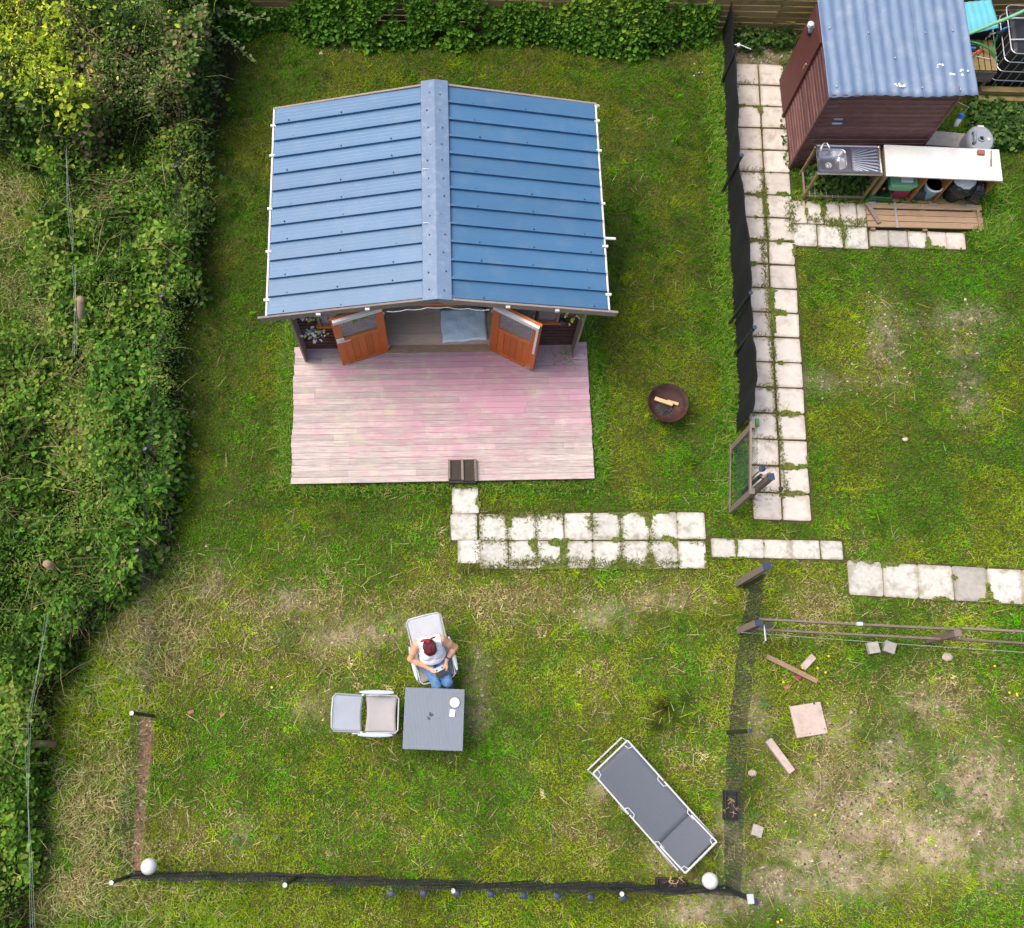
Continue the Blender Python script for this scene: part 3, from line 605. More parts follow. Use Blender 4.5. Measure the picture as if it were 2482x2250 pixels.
wall_plant(2.10, 1.62, 'lime green plant hanging at the right corner under the roof', 36, 10, 23)
wall_plant(-1.95, 1.62, 'pale blossom sprig high on the wall under the left eave', 6, 18, 24)

# dark step at the deck edge
t = thing('deck_step', 'dark mossy timber step with three rails at the front edge of the deck', 'step', E_(1120, 985, 0))
zt = DK + .05
e0, e1 = E_(1050, 930, zt), E_(1190, 925, zt); f0, f1 = E_(1050, 1035, .19), E_(1195, 1045, .19)
for k in range(3):
    a = e0.lerp(e1, k / 2); b = f0.lerp(f1, k / 2); MB().beam(a, b, .035, .06).build('rail', 'woodgrey', t)
for k in range(2):
    a = e0.lerp(e1, (k + .5) / 2) - Vector((0, 0, .02)); b = f0.lerp(f1, (k + .5) / 2) - Vector((0, 0, .02)); MB().beam(a, b, .18, .03).build('tread', 'stepdark', t)
MB().box((e0 + f1) / 2 - Vector((0, .02, .1)), (.44, .34, .12)).build('base', 'stepdark', t)

# ------------------------------------------------------------------ fire pit
fc = FP(437, 645, .33); fc.z = 0
fire = thing('fire_pit', 'round rusty steel fire bowl standing on the lawn', 'fire pit', fc)
MB().lathe([(.02, .18), (.20, .19), (.29, .25), (.325, .33), (.332, .335), (.318, .335), (.285, .262), (.2, .215), (0, .205)], fc, 40).build('bowl', 'rust', fire, True)
MB().tube([fc + Vector((.327 * math.cos(a), .327 * math.sin(a), .337)) for a in np.linspace(0, 2 * math.pi, 40, endpoint=False)], .006, 6, True).build('rim', 'rust', fire, True)
for k in range(3):
    a = k * 2.1 + .4; MB().tube([fc + Vector((.17 * math.cos(a), .17 * math.sin(a), .16)), fc + Vector((.24 * math.cos(a), .24 * math.sin(a), 0))], .014, 6).build('leg', 'rust', fire)
r = random.Random(3)
MB().grid(14, 14, lambda u, v: fc + Vector(((u - .5) * .34 - .05, (v - .5) * .3 - .07, .205 + .06 * math.exp(-((u - .5) ** 2 + (v - .5) ** 2) * 9) * r.uniform(.4, 1.2)))).build('ash_heap', 'ash', fire)
block([fc + Vector((.2 * math.cos(a), .2 * math.sin(a), 0)) for a in np.linspace(0, 6.2, 12)])
for (a, b, w, lab) in ((FP(318, 608, .27), FP(478, 662, .28), .062, 'longer pale split log across the fire bowl'), (FP(430, 632, .24), FP(528, 660, .24), .05, 'shorter pale log end beside the longer one in the fire bowl')):
    solo(MB().beam(a, b, w, .045), 'firewood', 'logpale', lab, 'firewood', a, 'logs in the fire bowl', bevel=.006)

# ------------------------------------------------------------------ black windbreak along the path
base_px = [(1408, -60), (1419, 0), (1424, 130), (1428, 270), (1432, 400), (1440, 560), (1448, 680), (1453, 770), (1449, 850)]
hts = [.9, .85, .72, .80, .92, 1.08, 1.05, 1.02, 1.05]
pts = [D(x, y) for x, y in base_px]
t = thing('windbreak_fence', 'tall black shade cloth windbreak between the lawn and the slab path', 'fence', pts[4])
def wfn(u, v):
    f = u * (len(pts) - 1); i = min(int(f), len(pts) - 2); s = f - i
    p = pts[i].lerp(pts[i + 1], s); h = hts[i] * (1 - s) + hts[i + 1] * s
    bulge = .02 * math.sin(u * 37) * math.sin(v * 3.1) + .012 * math.sin(u * 83 + v * 2)
    return p + Vector((bulge + .02 * v * math.sin(u * 23), 0, h * v + (.012 * math.sin(u * 61) * v)))
o = MB().grid(150, 12, wfn).build('cloth', 'black_fab', t, True); m = o.modifiers.new('thick', 'SOLIDIFY'); m.thickness = .004
for (bx_, by_, h, white) in ((1426, 165, .98, True), (1428, 380, 1.08, False), (1441, 640, 1.14, False), (1451, 700, 1.05, False)):
    p = D(bx_, by_) + Vector((-.06, 0, 0)); lean = Vector((.05, .03, h))
    MB().tube([p, p + lean], .028, 10).build('post', 'black_pl', t)
    MB().lathe([(.032, 0), (.032, .03), (0, .034)], p + lean, 10).build('post_cap', 'clear' if white else 'navy', t)
    if white: MB().tube([p + lean + Vector((-.07, 0, .02)), p + lean + Vector((0, 0, .035)), p + lean + Vector((.22, -.06, -.02))], .008, 6).build('tie', 'white_pl', t)

# ------------------------------------------------------------------ open gate at the end of the path
g0, g1 = FP(992, 1600), FP(998, 1055); GH = 1.22
gate = thing('garden_gate', 'open weathered timber gate with green wire mesh at the end of the path', 'gate', g0)
up = lambda p, z: Vector((p[0], p[1], z))
for nm, p in (('stile', g0), ('stile', g1)): MB().box(up(p, GH / 2 + .02), (.05, .09, GH)).build(nm, 'woodgrey', gate)
gd = (g1 - g0).normalized()
for z in (.05, GH - .01): MB().beam(up(g0, z) - gd * .05 + Vector((-.036, 0, 0)), up(g1, z) + gd * .05 + Vector((-.036, 0, 0)), .024, .07).build('rail', 'woodgrey', gate)
mb = MB()
nv, nh = 34, 20
for i in range(nv + 1):
    p = g0.lerp(g1, i / nv) + Vector((.034 + .006 * math.sin(i), 0, 0)); mb.beam(up(p, .02), up(p, GH + .10), .003, .003)
for j in range(nh + 1):
    z = .03 + j * (GH + .06) / nh; mb.beam(up(g0, z) + Vector((.038, 0, 0)), up(g1, z) + Vector((.038, 0, 0)), .003, .003)
mb.build('wire_mesh', 'gnet', gate)
p = up(g1, GH + .02); MB().box(p + Vector((.06, .03, 0)), (.05, .12, .06)).build('latch', 'dkgreen', gate)
# gate post with a navy cap
pb = FP(1150, 1475); gp = thing('gate_post', 'square brown gate post with navy cap beside the open gate', 'post', pb)
MB().box(up(pb, .58), (.085, .085, 1.16), .1).build('post', 'woodgrey', gp); MB().box(up(pb, 1.175), (.10, .10, .03), .1).build('cap', 'navy', gp)
MB().tube([up(pb, 0) + Vector((-.09, .07, 0)), up(pb, 1.0) + Vector((-.09, .07, 0))], .03, 10).build('pipe', 'black_pl', gp)
MB().box(up(pb, .98) + Vector((-.01, .075, 0)), (.16, .04, .05), .5).build('block', 'wood', gp)
sp = FP(1270, 1228, .75); sp.z = 0
s = thing('stake_light', 'round navy solar lamp on a stake beside the gate mesh', 'lamp', sp)
MB().tube([up(sp, 0), up(sp, .72)], .01, 6).build('stake', 'black_pl', s); MB().lathe([(.02, .66), (.05, .72), (.055, .75), (0, .76)], sp, 18).build('lamp_head', 'navy', s)
solo(MB().lathe([(.03, 0), (.034, .02), (.02, .035), (0, .036)], FP(1432, 1408, .025), 10, sx=1.1), 'small_pot', 'black_pl', 'small black plastic cup on a slab near the gate post', 'cup', FP(1432, 1408, .02))

# ------------------------------------------------------------------ slatted timber fence along the back
def slat_fence(p0, p1, label, seed, h=1.25):
    t = thing('slatted_fence', label, 'fence', p0); r = random.Random(seed); d = (p1 - p0); ln = d.length; n = d.normalized(); nr = Vector((-n.y, n.x, 0))
    k = 0; z = .05
    while z < h:
        a = 0
        while a < ln - .05:
            b = min(ln, a + r.choice((1.2, 1.15, 1.22)))
            board('slat', t, 'woodpal', p0 + n * (a + .004) + Vector((0, 0, z + r.uniform(-.006, .006))), p0 + n * (b - .004) + Vector((0, 0, z + r.uniform(-.006, .006))), .02, .118)
            a = b
        z += .143
    a = .02
    while a < ln: board('post', t, 'woodpal', p0 + n * a + nr * .05, p0 + n * a + nr * .05 + Vector((0, 0, h + .02)), .07, .07, up=(0, 1, 0)); a += 1.2
    return t
F1, F2 = C(20, 196), C(800, 215)
slat_fence(F1, F2, 'mossy slatted pallet fence behind the shed path', 1)
F0 = Vector((-4.2, 13.12, 0)); slat_fence(F0, F1 + Vector((-.12, .02, 0)), 'long slatted timber fence behind the lawn, grown over with ivy', 2)
slat_fence(F2 + Vector((.05, 0, 0)), Vector((11.2, 12.95, 0)), 'slatted fence behind the shed and the water tank', 3)
ys = C(330, 105, .35); solo(MB().tube([C(345, 112, .35), C(450, 122, .33), C(585, 138, .3)], [.008, .016, .02], 8), 'yellow_pole', 'yellow', 'thin yellow plastic pole leaning along the pallet fence', 'pole', C(585, 138, 0))

# ------------------------------------------------------------------ shed
SX0, SX1, SY0, SY1, SZ = 5.98, 8.02, 10.03, 11.85, 2.0
shed = thing('garden_shed', 'wine brown timber shed with grey blue corrugated roof', 'shed', (SX0, SY0, 0))
nb = 17; bh = SZ / nb
for i in range(nb):
    z = .03 + bh * (i + .5) - .01
    place('wall_board', ubox('boardshed'), shed, TRS(((SX0 + SX1) / 2, SY0, z), 0, (SX1 - SX0 - .01, .022, bh - .006), rx=math.radians(7)))
    place('wall_board', ubox('boardshed'), shed, TRS((SX0, SY0 + .52, z), 0, (.022, 1.0, bh - .006), ry=math.radians(-7)))
    place('wall_board', ubox('boardshed'), shed, TRS((SX1, (SY0 + SY1) / 2, z), 0, (.022, SY1 - SY0 - .03, bh - .006), ry=math.radians(7)))
    if i % 1 == 0: place('wall_board', ubox('boardshed'), shed, TRS(((SX0 + SX1) / 2, SY1, z), 0, (SX1 - SX0, .022, bh - .008)))
board('corner_strip', shed, 'boardshed', (SX0 - .012, SY0 - .012, 0), (SX0 - .012, SY0 - .012, SZ - .02), .05, .05, (0, 1, 0))
board('corner_strip', shed, 'boardshed', (SX1 + .012, SY0 - .012, 0), (SX1 + .012, SY0 - .012, SZ - .02), .04, .04, (0, 1, 0))
board('door_batten', shed, 'sheddoor', (SX0 - .02, SY0 + 1.04, 0), (SX0 - .02, SY0 + 1.04, SZ - .02), .08, .05, (0, 1, 0))
sdoor = MB().box((SX0 - .022, SY0 + 1.44, .98), (.035, .72, 1.9)).build('door', 'sheddoor', shed)
MB().box((SX0 - .05, SY0 + 1.13, 1.25), (.03, .025, .14)).build('latch', 'wood', sdoor)
MB().box((SX0 + .35, SY0 - .02, 1.30), (.16, .012, .03)).build('hook_plate', 'sky_pl', shed); MB().box((SX0 + .33, SY0 - .02, 1.42), (.14, .012, .03)).build('hook_plate', 'steeldull', shed)
MB().box(((SX0 + SX1) / 2, (SY0 + SY1) / 2, .03), (SX1 - SX0 - .06, SY1 - SY0 - .06, .05)).build('floor', 'dark', shed)
# corrugated roof in three overlapping sheets
RX0, RX1, RYA, RYB = SX0 - .05, 8.30, SY0 - .03, SY1 + .12
def cfn(xa, xb, lift):
    def f(u, v):
        x = xa + (xb - xa) * u; y = RYA + (RYB - RYA) * v
        wob = .012 * math.sin(y * 3 + x * 1.3) + .008 * math.sin(y * 9.1 + x * 4) * (1 - v)
        return Vector((x, y + .02 * math.sin(x * 4) * (1 - v), SZ + .015 + .03 * v + .012 * math.cos((x - RX0) / (RX1 - RX0) * 2 * math.pi * 13) + wob * .5 + lift))
    return f
for k in range(3):
    xa = RX0 + (RX1 - RX0) * k / 3 - (.07 if k else 0); xb = RX0 + (RX1 - RX0) * (k + 1) / 3
    o = MB().grid(56, 14, cfn(xa, xb, .007 * k)).build('roof_sheet', 'shedroof', shed, True); m = o.modifiers.new('thick', 'SOLIDIFY'); m.thickness = .004; m.offset = -1
mb = MB(); r = random.Random(9)
for (cx, cy) in ((800, 175), (1043, 205), (1210, 362), (1380, 548), (845, 540), (1572, 192), (1400, 205), (1620, 560)):
    mb.lathe([(.016, 0), (.012, .012), (0, .016)], C(cx, cy, SZ + .055), 8)
mb.build('roof_nail', 'steel', shed)
for (cx, cy, n) in ((1245, 535, 7), (1485, 405, 4), (1570, 465, 3), (1640, 440, 4)):
    mb = MB()
    for _ in range(n):
        p = C(cx + r.gauss(0, 22), cy + r.gauss(0, 9), SZ + .045); mb.lathe([(r.uniform(.01, .028), 0), (.006, .012), (0, .014)], p, 8, sx=r.uniform(.7, 1.6))
    o = mb.build('bird_dropping', 'birdlime', shed)
lp = Vector((SX0 - .02, SY0 + 1.52, 1.72))
lamp = thing('wall_lamp', 'grey and white security lamp on the shed door wall', 'lamp', lp)
MB().box(lp + Vector((-.045, 0, 0)), (.05, .10, .14)).build('body', 'grey_pl', lamp); MB().lathe([(.055, 0), (.05, .05), (0, .07)], lp + Vector((-.08, 0, .05)), 14).build('lamp_head', 'clear', lamp)
MB().box(lp + Vector((-.05, -.02, -.1)), (.05, .07, .05)).build('sensor', 'black_pl', lamp)
block([(SX0, SY0), (SX1, SY0), (SX1, SY1), (SX0, SY1)])

# ------------------------------------------------------------------ outdoor sink on its frame
sk = thing('sink_stand', 'steel sink with ribbed drainer on a thin timber frame beside the shed', 'sink', (6.65, 9.62, 0), -.025)
sm = wm(sk); SW, SD, SH = 1.09, .55, .86
for x in (-SW / 2 + .03, SW / 2 - .03):
    for y in (-SD / 2 + .03, SD / 2 - .03): board('leg', sk, 'woodpal', sm @ Vector((x, y, 0)), sm @ Vector((x, y, SH - .02)), .04, .04, (0, 1, 0))
for y in (-SD / 2 + .03, SD / 2 - .03): board('rail', sk, 'woodgrey', sm @ Vector((-SW / 2, y, .10)), sm @ Vector((SW / 2, y, .10)), .03, .03); board('rail', sk, 'woodgrey', sm @ Vector((-SW / 2, y, SH - .05)), sm @ Vector((SW / 2, y, SH - .05)), .03, .04)
for x in (-SW / 2 + .03, SW / 2 - .03): board('rail', sk, 'woodgrey', sm @ Vector((x, -SD / 2, .12)), sm @ Vector((x, SD / 2, .12)), .03, .03)
for k in range(6): board('rack_bar', sk, 'steeldull', sm @ Vector((-SW / 2 + .12 + k * .1, -SD / 2, .115)), sm @ Vector((-SW / 2 + .12 + k * .1, SD / 2, .115)), .012, .012)
# sink top as a height field: bowl with rounded sides, plug, raised drainer grooves
def sinkz(x, y):
    # rounded-rectangle bowl on the left
    bx_, by_ = abs(x + .27) - .145, abs(y + .0) - .115; dd = math.hypot(max(bx_, 0), max(by_, 0)) + min(max(bx_, by_), 0) - .075
    z = 0 if dd > 0 else -.15 * min(1, -dd / .045) ** .7
    if x > .04 and x < .50 and abs(y) < .21:
        a = y / (.10 + .95 * (x + .1)); yy = a
        z += -.003 + .011 * max(0, math.cos(yy * 2 * math.pi * 9.5)) * min(1, (x - .04) / .05) * min(1, (.50 - x) / .02)
    if max(abs(x) - .525, abs(y) - .255) > 0: z += .012
    return z
nx_, ny_ = 130, 64
mb = MB().grid(nx_, ny_, lambda u, v: ((u - .5) * SW, (v - .5) * SD, SH + sinkz((u - .5) * SW, (v - .5) * SD)))
o = mb.build('sink_top', 'steel', sk, True, local=True)
MB().box((0, -SD / 2 - .002, SH - .012), (SW, .006, .04)).build('front_edge', 'steel', sk, local=True)
MB().lathe([(.055, 0), (.05, .006), (.03, .002), (.022, .008), (0, .008)], (-.29, -.02, SH - .149), 20).build('plug', 'steeldull', sk, local=True)
MB().tube([(-.46, .2, SH), (-.46, .2, SH + .17), (-.43, .16, SH + .22), (-.38, .05, SH + .2), (-.37, .03, SH + .15)], .014, 8).build('tap', 'steel', sk, True, local=True)
MB().tube([(-.46, .2, SH + .10), (-.50, .10, SH + .12)], .012, 6).build('tap_lever', 'white_pl', sk, local=True)
bw = K(600, 472, .2); solo(MB().lathe([(.13, 0), (.21, .13), (.225, .14), (.2, .12), (.12, .02), (0, .02)], bw + Vector((.02, .12, .14)) * 1 - Vector((0, 0, .2)), 28), 'washing_bowl', 'blue_pl', 'bright blue round washing bowl under the sink', 'bowl', bw)

# ------------------------------------------------------------------ kitchen unit with the white worktop
ku = thing('kitchen_unit', 'timber kitchen unit with stained white worktop and open bays', 'kitchen unit', (8.22, 9.55, 0), -.05)
km = wm(ku); KW, KD, KH = 1.93, .60, .86
MB().box((0, 0, KH), (KW, KD, .03)).build('worktop', 'worktop', ku, local=True, bevel=.004)
for x, mt in ((-KW / 2 + .03, 'woodv'), (-.24, 'woodor'), (.18, 'woodor'), (KW / 2 - .06, 'woodor')): MB().box((x, .0, KH / 2 - .008), (.022 if mt == 'woodor' else .05, KD - .06, KH - .03)).build('side_panel' if mt == 'woodv' else 'divider', mt, ku, local=True)
MB().box((0, KD / 2 - .05, .4), (KW - .1, .02, .7)).build('back_board', 'dark', ku, local=True)
for k in range(5): board('base_slat', ku, 'woodpal', km @ Vector((-KW / 2 + .06, -KD / 2 + .07 + k * .115, .05)), km @ Vector((KW / 2 - .08, -KD / 2 + .07 + k * .115, .05)), .1, .03)
def kz(x, y, z): return K2(x, y, z)
br = K2(1540, 183, .90); solo(MB().box(br, (.115, .085, .05), -.1), 'brick_piece', 'brick', 'broken red brick on the white worktop', 'brick', br - Vector((0, 0, .025)), bevel=.005)
a, b = K2(1655, 160, .885), K2(1652, 335, .885); solo(MB().beam(a, a.lerp(b, .55), .018, .012).beam(a.lerp(b, .55), b, .034, .008), 'spatula', 'wood', 'thin wooden spatula on the right end of the worktop', 'spatula', a)
# things in the bays
def tub(name, c, w, d, h, rz, mat, label, cat, lidmat=None, flare=1.12):
    t = thing(name, label, cat, c, rz); r = .04
    def rr(s, w_, d_): return [(sx * (w_ / 2 - r) + r * math.cos(a), sy * (d_ / 2 - r) + r * math.sin(a)) for sx, sy, a0 in ((1, 1, 0), (-1, 1, 1.57), (-1, -1, 3.14), (1, -1, 4.71)) for a in (a0, a0 + .78, a0 + 1.57)]
    lo, hi = rr(1, w, d), rr(1, w * flare, d * flare); n = len(lo)
    vs = [(x, y, 0) for x, y in lo] + [(x, y, h) for x, y in hi] + [(x * .92, y * .92, h) for x, y in hi] + [(x * .9, y * .9, .02) for x, y in lo]
    fs = [tuple(range(n))[::-1]] + [(k * n + i, k * n + (i + 1) % n, (k + 1) * n + (i + 1) % n, (k + 1) * n + i) for k in range(3) for i in range(n)] + [tuple(3 * n + i for i in range(n))]
    MB().add(vs, fs).build('body', mat, t, local=True)
    if lidmat:
        hi2 = rr(1, w * flare * 1.05, d * flare * 1.05)
        vs = [(x, y, h + .004) for x, y in hi2] + [(x, y, h + .024) for x, y in hi2] + [(x * .86, y * .86, h + .03) for x, y in hi2] + [(x * .8, y * .8, h + .018) for x, y in hi2]
        MB().add(vs, [tuple(range(n))[::-1]] + [(k * n + i, k * n + (i + 1) % n, (k + 1) * n + (i + 1) % n, (k + 1) * n + i) for k in range(3) for i in range(n)] + [tuple(3 * n + i for i in range(n))]).build('lid', lidmat, t, local=True)
    return t
tub('storage_tub', (7.72, 9.56, .31), .40, .40, .17, -.05, 'mint', 'mint green lidded plastic tub in the left bay of the kitchen unit', 'tub', 'mint')
solo(MB().box((7.75, 9.50, .54), (.20, .22, .05), -.05), 'white_box', 'white_pl', 'flat white box lying on the mint green tub', 'box', (7.75, 9.50, .512), bevel=.006)
solo(MB().box((7.76, 9.40, .19), (.28, .10, .22), -.05), 'crimson_box', 'red', 'crimson box under the mint green tub', 'box', (7.76, 9.40, .08), bevel=.004)
tub('black_tray', (7.72, 9.60, .075), .38, .28, .22, -.05, 'greybin', 'dark tray beneath the mint green tub', 'tray')
cr = thing('plastic_crate', 'dark green slatted crate at the front of the left bay', 'crate', (7.42, 9.42, .07), -.05)
for k in range(3): MB().box((0, -.14, .03 + .06 * k), (.36, .012, .04)).build('slat', 'dkgreen', cr, local=True)
for s in (-1, 1): MB().box((s * .175, .0, .09), (.012, .28, .17)).build('side', 'dkgreen', cr, local=True)
MB().box((0, 0, .005), (.36, .28, .01)).build('base', 'dkgreen', cr, local=True)
pp = K2(480, 565, .35); pk = thing('pepper_pot', 'black pot with a small orange flower head in the left bay', 'pot', up(pp, .12))
MB().lathe([(.03, .0), (.036, .16), (.0, .165)], up(pp, .12), 12).build('pot', 'black_pl', pk); MB().lathe([(0, .165), (.026, .18), (.02, .2), (0, .205)], up(pp, .12), 10).build('flower_head', 'orange_tape', pk)
bc = K2(1035, 560, .45)
bk = thing('bucket', 'pale blue rimmed bucket with black lining in the middle bay', 'bucket', up(bc, .07) + Vector((0, .06, 0)))
bb = wm(bk).translation
MB().lathe([(.11, 0), (.155, .34), (.165, .36), (.162, .385), (.148, .385), (.14, .35)], bb, 28).build('body', 'sky_pl', bk, True)
MB().lathe([(.168, .365), (.172, .39), (.15, .40), (.145, .37)], bb, 28).build('rim', 'white_pl', bk, True); MB().lathe([(.142, .37), (.10, .05), (0, .04)], bb, 28).build('lining', 'bag', bk, True)
solo(MB().box((8.15, 9.36, .2), (.30, .10, .26), -.05), 'dark_box', 'greybin', 'dark grey box in front of the pale blue bucket', 'box', (8.15, 9.36, .07), bevel=.01)
bn = (8.72, 9.42, .07); bt = thing('waste_bin', 'charcoal waste bin with black bag and white lid in the right bay', 'bin', bn)
MB().lathe([(.15, 0), (.20, .42), (.205, .44), (.19, .44)], bn, 28).build('body', 'greybin', bt, True)
r = random.Random(4)
MB().grid(40, 8, lambda u, v: Vector(bn) + Vector(((.19 + .05 * math.sin(v * 2.6) + .014 * math.sin(u * 2 * math.pi * 9 + v * 4)) * math.cos(2 * math.pi * u), (.19 + .05 * math.sin(v * 2.6) + .014 * math.sin(u * 2 * math.pi * 9 + v * 4)) * math.sin(2 * math.pi * u), .50 - .22 * v + .012 * math.sin(u * 41)))).build('bag', 'bag', bt, True)
MB().lathe([(.17, .47), (.185, .50), (.17, .525), (.12, .53), (.1, .545), (0, .55)], bn, 28, sx=1.08, sy=.95).build('lid', 'white_pl', bt, True)
MB().box(Vector(bn) + Vector((-.0, -.165, .515)), (.13, .05, .03)).build('lid_tab', 'white_pl', bt)
bag = (9.02, 9.36, .07); solo(MB().grid(30, 14, lambda u, v: Vector(bag) + Vector((.16 * math.cos(2 * math.pi * u) * math.sin(math.pi * (.05 + .95 * v)) * (1 + .12 * math.sin(u * 40)), .17 * math.sin(2 * math.pi * u) * math.sin(math.pi * (.05 + .95 * v)) * (1 + .1 * math.sin(u * 33)), .24 - .24 * math.cos(math.pi * (.05 + .95 * v)) * -1 * -1 + .01 * math.sin(u * 55 + v * 9)))), 'rubbish_bag', 'bag', 'shiny black rubbish bag beside the waste bin', 'bag', bag, smooth=True)
# pale timber platform in front of the unit
pf = thing('timber_platform', 'low raw timber platform with metal straps in front of the kitchen unit', 'platform', (8.19, 8.98, 0), -.03)
pfm = wm(pf)
for k, (y, z) in enumerate(((.20, .09), (.075, .07), (-.045, .085), (-.16, .085))): place('plank', ubox('wood'), pf, pfm @ TRS((0, y, z), rnd.uniform(-.004, .004), (2.0, .105 if k != 1 else .10, .03)))
for x in (-.9, 0, .9): MB().box((x, .0, .035), (.07, .5, .06)).build('bearer', 'woodpal', pf, local=True)
for x in (-.5,): MB().box((x, .02, .105), (.035, .5, .008), -.0).build('strap', 'steeldull', pf, local=True)
MB().box((.93, -.02, .11), (.045, .46, .02)).build('batten', 'wood', pf, local=True)
MB().beam(pfm @ Vector((-.98, .2, .12)), pfm @ Vector((-.82, -.16, .12)), .07, .05).build('loose_batten', 'woodgrey', pf)
for x in (-.9, .16, .8): MB().box((x, .235, .112), (.13, .05, .008)).build('hinge_plate', 'steeldull', pf, local=True)
block([pfm @ Vector(p) for p in ((-1, -.2, 0), (1, -.2, 0), (1, .25, 0), (-1, .25, 0))]); block([km @ Vector(p) for p in ((-.95, -.3, 0), (.95, -.3, 0), (.95, .3, 0), (-.95, .3, 0))])

# ------------------------------------------------------------------ beside the shed: board, water carrier, bottle
gb = [K(1330, 120, .3), K(1600, 145, .3), K(1570, 250, .3), K(1255, 225, .3)]
solo(MB().prism([(p.x, p.y) for p in gb], .0, .30), 'storage_chest', 'stone', 'low mossy grey block between the shed and the water carrier', 'block', up(gb[3], 0))
wc = K(1690, 170, .62); wc.z = 0
w = thing('water_carrier', 'grey plastic water barrel with filler hole behind the worktop', 'barrel', wc, -.1)
MB().lathe([(.22, 0), (.235, .06), (.235, .52), (.22, .58), (.19, .60), (0, .60)], (0, 0, 0), 32, sy=1.2).build('body', 'grey_pl', w, True, local=True)
MB().lathe([(.055, .595), (.055, .63), (.04, .63), (.038, .60), (0, .598)], (.0, -.02, 0), 20).build('filler_ring', 'grey_pl', w, local=True); MB().lathe([(.039, .601), (0, .602)], (.0, -.02, 0), 20).build('hole', 'screen', w, local=True)
MB().tube([(-.14, .08, .60), (-.14, .06, .67), (-.14, -.10, .67), (-.14, -.13, .60)], .028, 8).build('handle', 'grey_pl', w, True, local=True)
MB().box((.12, -.02, .61), (.05, .05, .02), .6).build('cap_tab', 'white_pl', w, local=True); MB().box((.0, .23, .605), (.10, .035, .012)).build('label_patch', 'white_pl', w, local=True)
bo0, bo1 = C(1585, 790, .75), C(1630, 715, .95)
bt = thing('bottle', 'white bottle with bright blue cap hanging behind the shed corner', 'bottle', up(bo0, .6))
ax = (bo1 - bo0).normalized(); MB().tube([bo0, bo0 + ax * .03, bo0.lerp(bo1, .68)], [.03, .042, .042], 14).build('body', 'white_pl', bt, True)
MB().tube([bo0.lerp(bo1, .69), bo1], [.044, .05], 14).build('cap', 'blue_pl', bt); MB().tube([bo1, C(1672, 670, 1.15)], .004, 5).build('string', 'white_pl', bt)
MB().tube([C(1672, 670, 1.15), Vector((SX1 + .02, 10.3, 1.6))], .004, 5).build('cord', 'white_pl', bt)

# ------------------------------------------------------------------ pallet table, cyan sheet, tank, hoses
pa = thing('pallet_table', 'small timber table with slatted top beside the shed', 'table', (9.25, 11.78, 0), -.03)
pam = wm(pa)
for k in range(5): board('slat', pa, 'woodpal', pam @ Vector((-.22 + k * .105, -.31, .75)), pam @ Vector((-.22 + k * .105, .32, .75)), .085, .022)
for k in range(6): MB().box((0, -.31, .70 - k * .045), (.52, .018, .038)).build('front_board', 'woodgrey', pa, local=True)
for x in (-.2, .22):
    for y in (-.27, .28): MB().box((x, y, .36), (.04, .04, .72)).build('leg', 'woodpal', pa, local=True)
cy = [Q(775, 40, 1.12), Q(1240, -10, 1.12), Q(1352, 415, 1.05), Q(870, 520, 1.05)]
def cyf(u, v):
    p = (cy[3] * (1 - u) + cy[2] * u) * (1 - v) + (cy[0] * (1 - u) + cy[1] * u) * v
    return p + Vector((0, 0, .012 * abs(math.sin(u * math.pi * 5)) + .01 * math.sin(v * 5)))
ct = thing('water_butt', 'square water butt covered with a cyan translucent sheet beside the shed', 'water butt', up((cy[2] + cy[3]) / 2, 0))
o = MB().grid(24, 10, cyf).build('lid_sheet', 'cyan', ct, True); mo = o.modifiers.new('thick', 'SOLIDIFY'); mo.thickness = .006
cc = sum((p for p in cy), Vector()) / 4; MB().box(up(cc, .51) + Vector((0, .08, 0)), (.50, .5, 1.02)).build('body', 'ibc', ct)
MB().box(up(cy[3], .93) + Vector((.25, -.05, -.2)), (.22, .12, .1)).build('pump', 'black_pl', ct)
it = thing('water_tank', 'big black tank in a steel cage on a pallet at the right edge', 'water tank', (10.15, 12.0, 0), -.05)
itm = wm(it); IW, ID = 1.14, 1.0
MB().box((0, 0, .62), (IW - .08, ID - .08, .96)).build('tank', 'ibc', it, local=True, bevel=.08); MB().lathe([(.12, 1.10), (.12, 1.16), (0, 1.17)], (.1, 0, 0), 20).build('filler_cap', 'ibc', it, local=True)
def rrect(w_, d_, z, r=.1): return [(sx * (w_ / 2 - r) + r * math.cos(a), sy * (d_ / 2 - r) + r * math.sin(a), z) for sx, sy, a0 in ((1, 1, 0), (-1, 1, 1.57), (-1, -1, 3.14), (1, -1, 4.71)) for a in (a0, a0 + .5, a0 + 1.07, a0 + 1.57)]
for z in (.18, .42, .66, .9, 1.12): MB().tube(rrect(IW, ID, z), .010, 6, True).build('cage_ring', 'steeldull', it, local=True)
for k in range(7):
    for s in (-1, 1): MB().tube([(-IW / 2 + .1 + k * .157, s * ID / 2, .16), (-IW / 2 + .1 + k * .157, s * ID / 2, 1.12)], .007, 6).build('cage_bar', 'steeldull', it, local=True)
for k in range(6):
    for s in (-1, 1): MB().tube([(s * IW / 2, -ID / 2 + .1 + k * .16, .16), (s * IW / 2, -ID / 2 + .1 + k * .16, 1.12)], .007, 6).build('cage_bar', 'steeldull', it, local=True)
for y in (-.22, .22): MB().tube([(-IW / 2, y, 1.12), (-.2, y, 1.15), (.2, y, 1.15), (IW / 2, y, 1.12)], .012, 6).build('top_bar', 'alu', it, local=True)
for k in range(5): board('pallet_board', it, 'woodpal', itm @ Vector((-.6, -.5 + k * .25, .13)), itm @ Vector((.6, -.5 + k * .25, .13)), .1, .022)
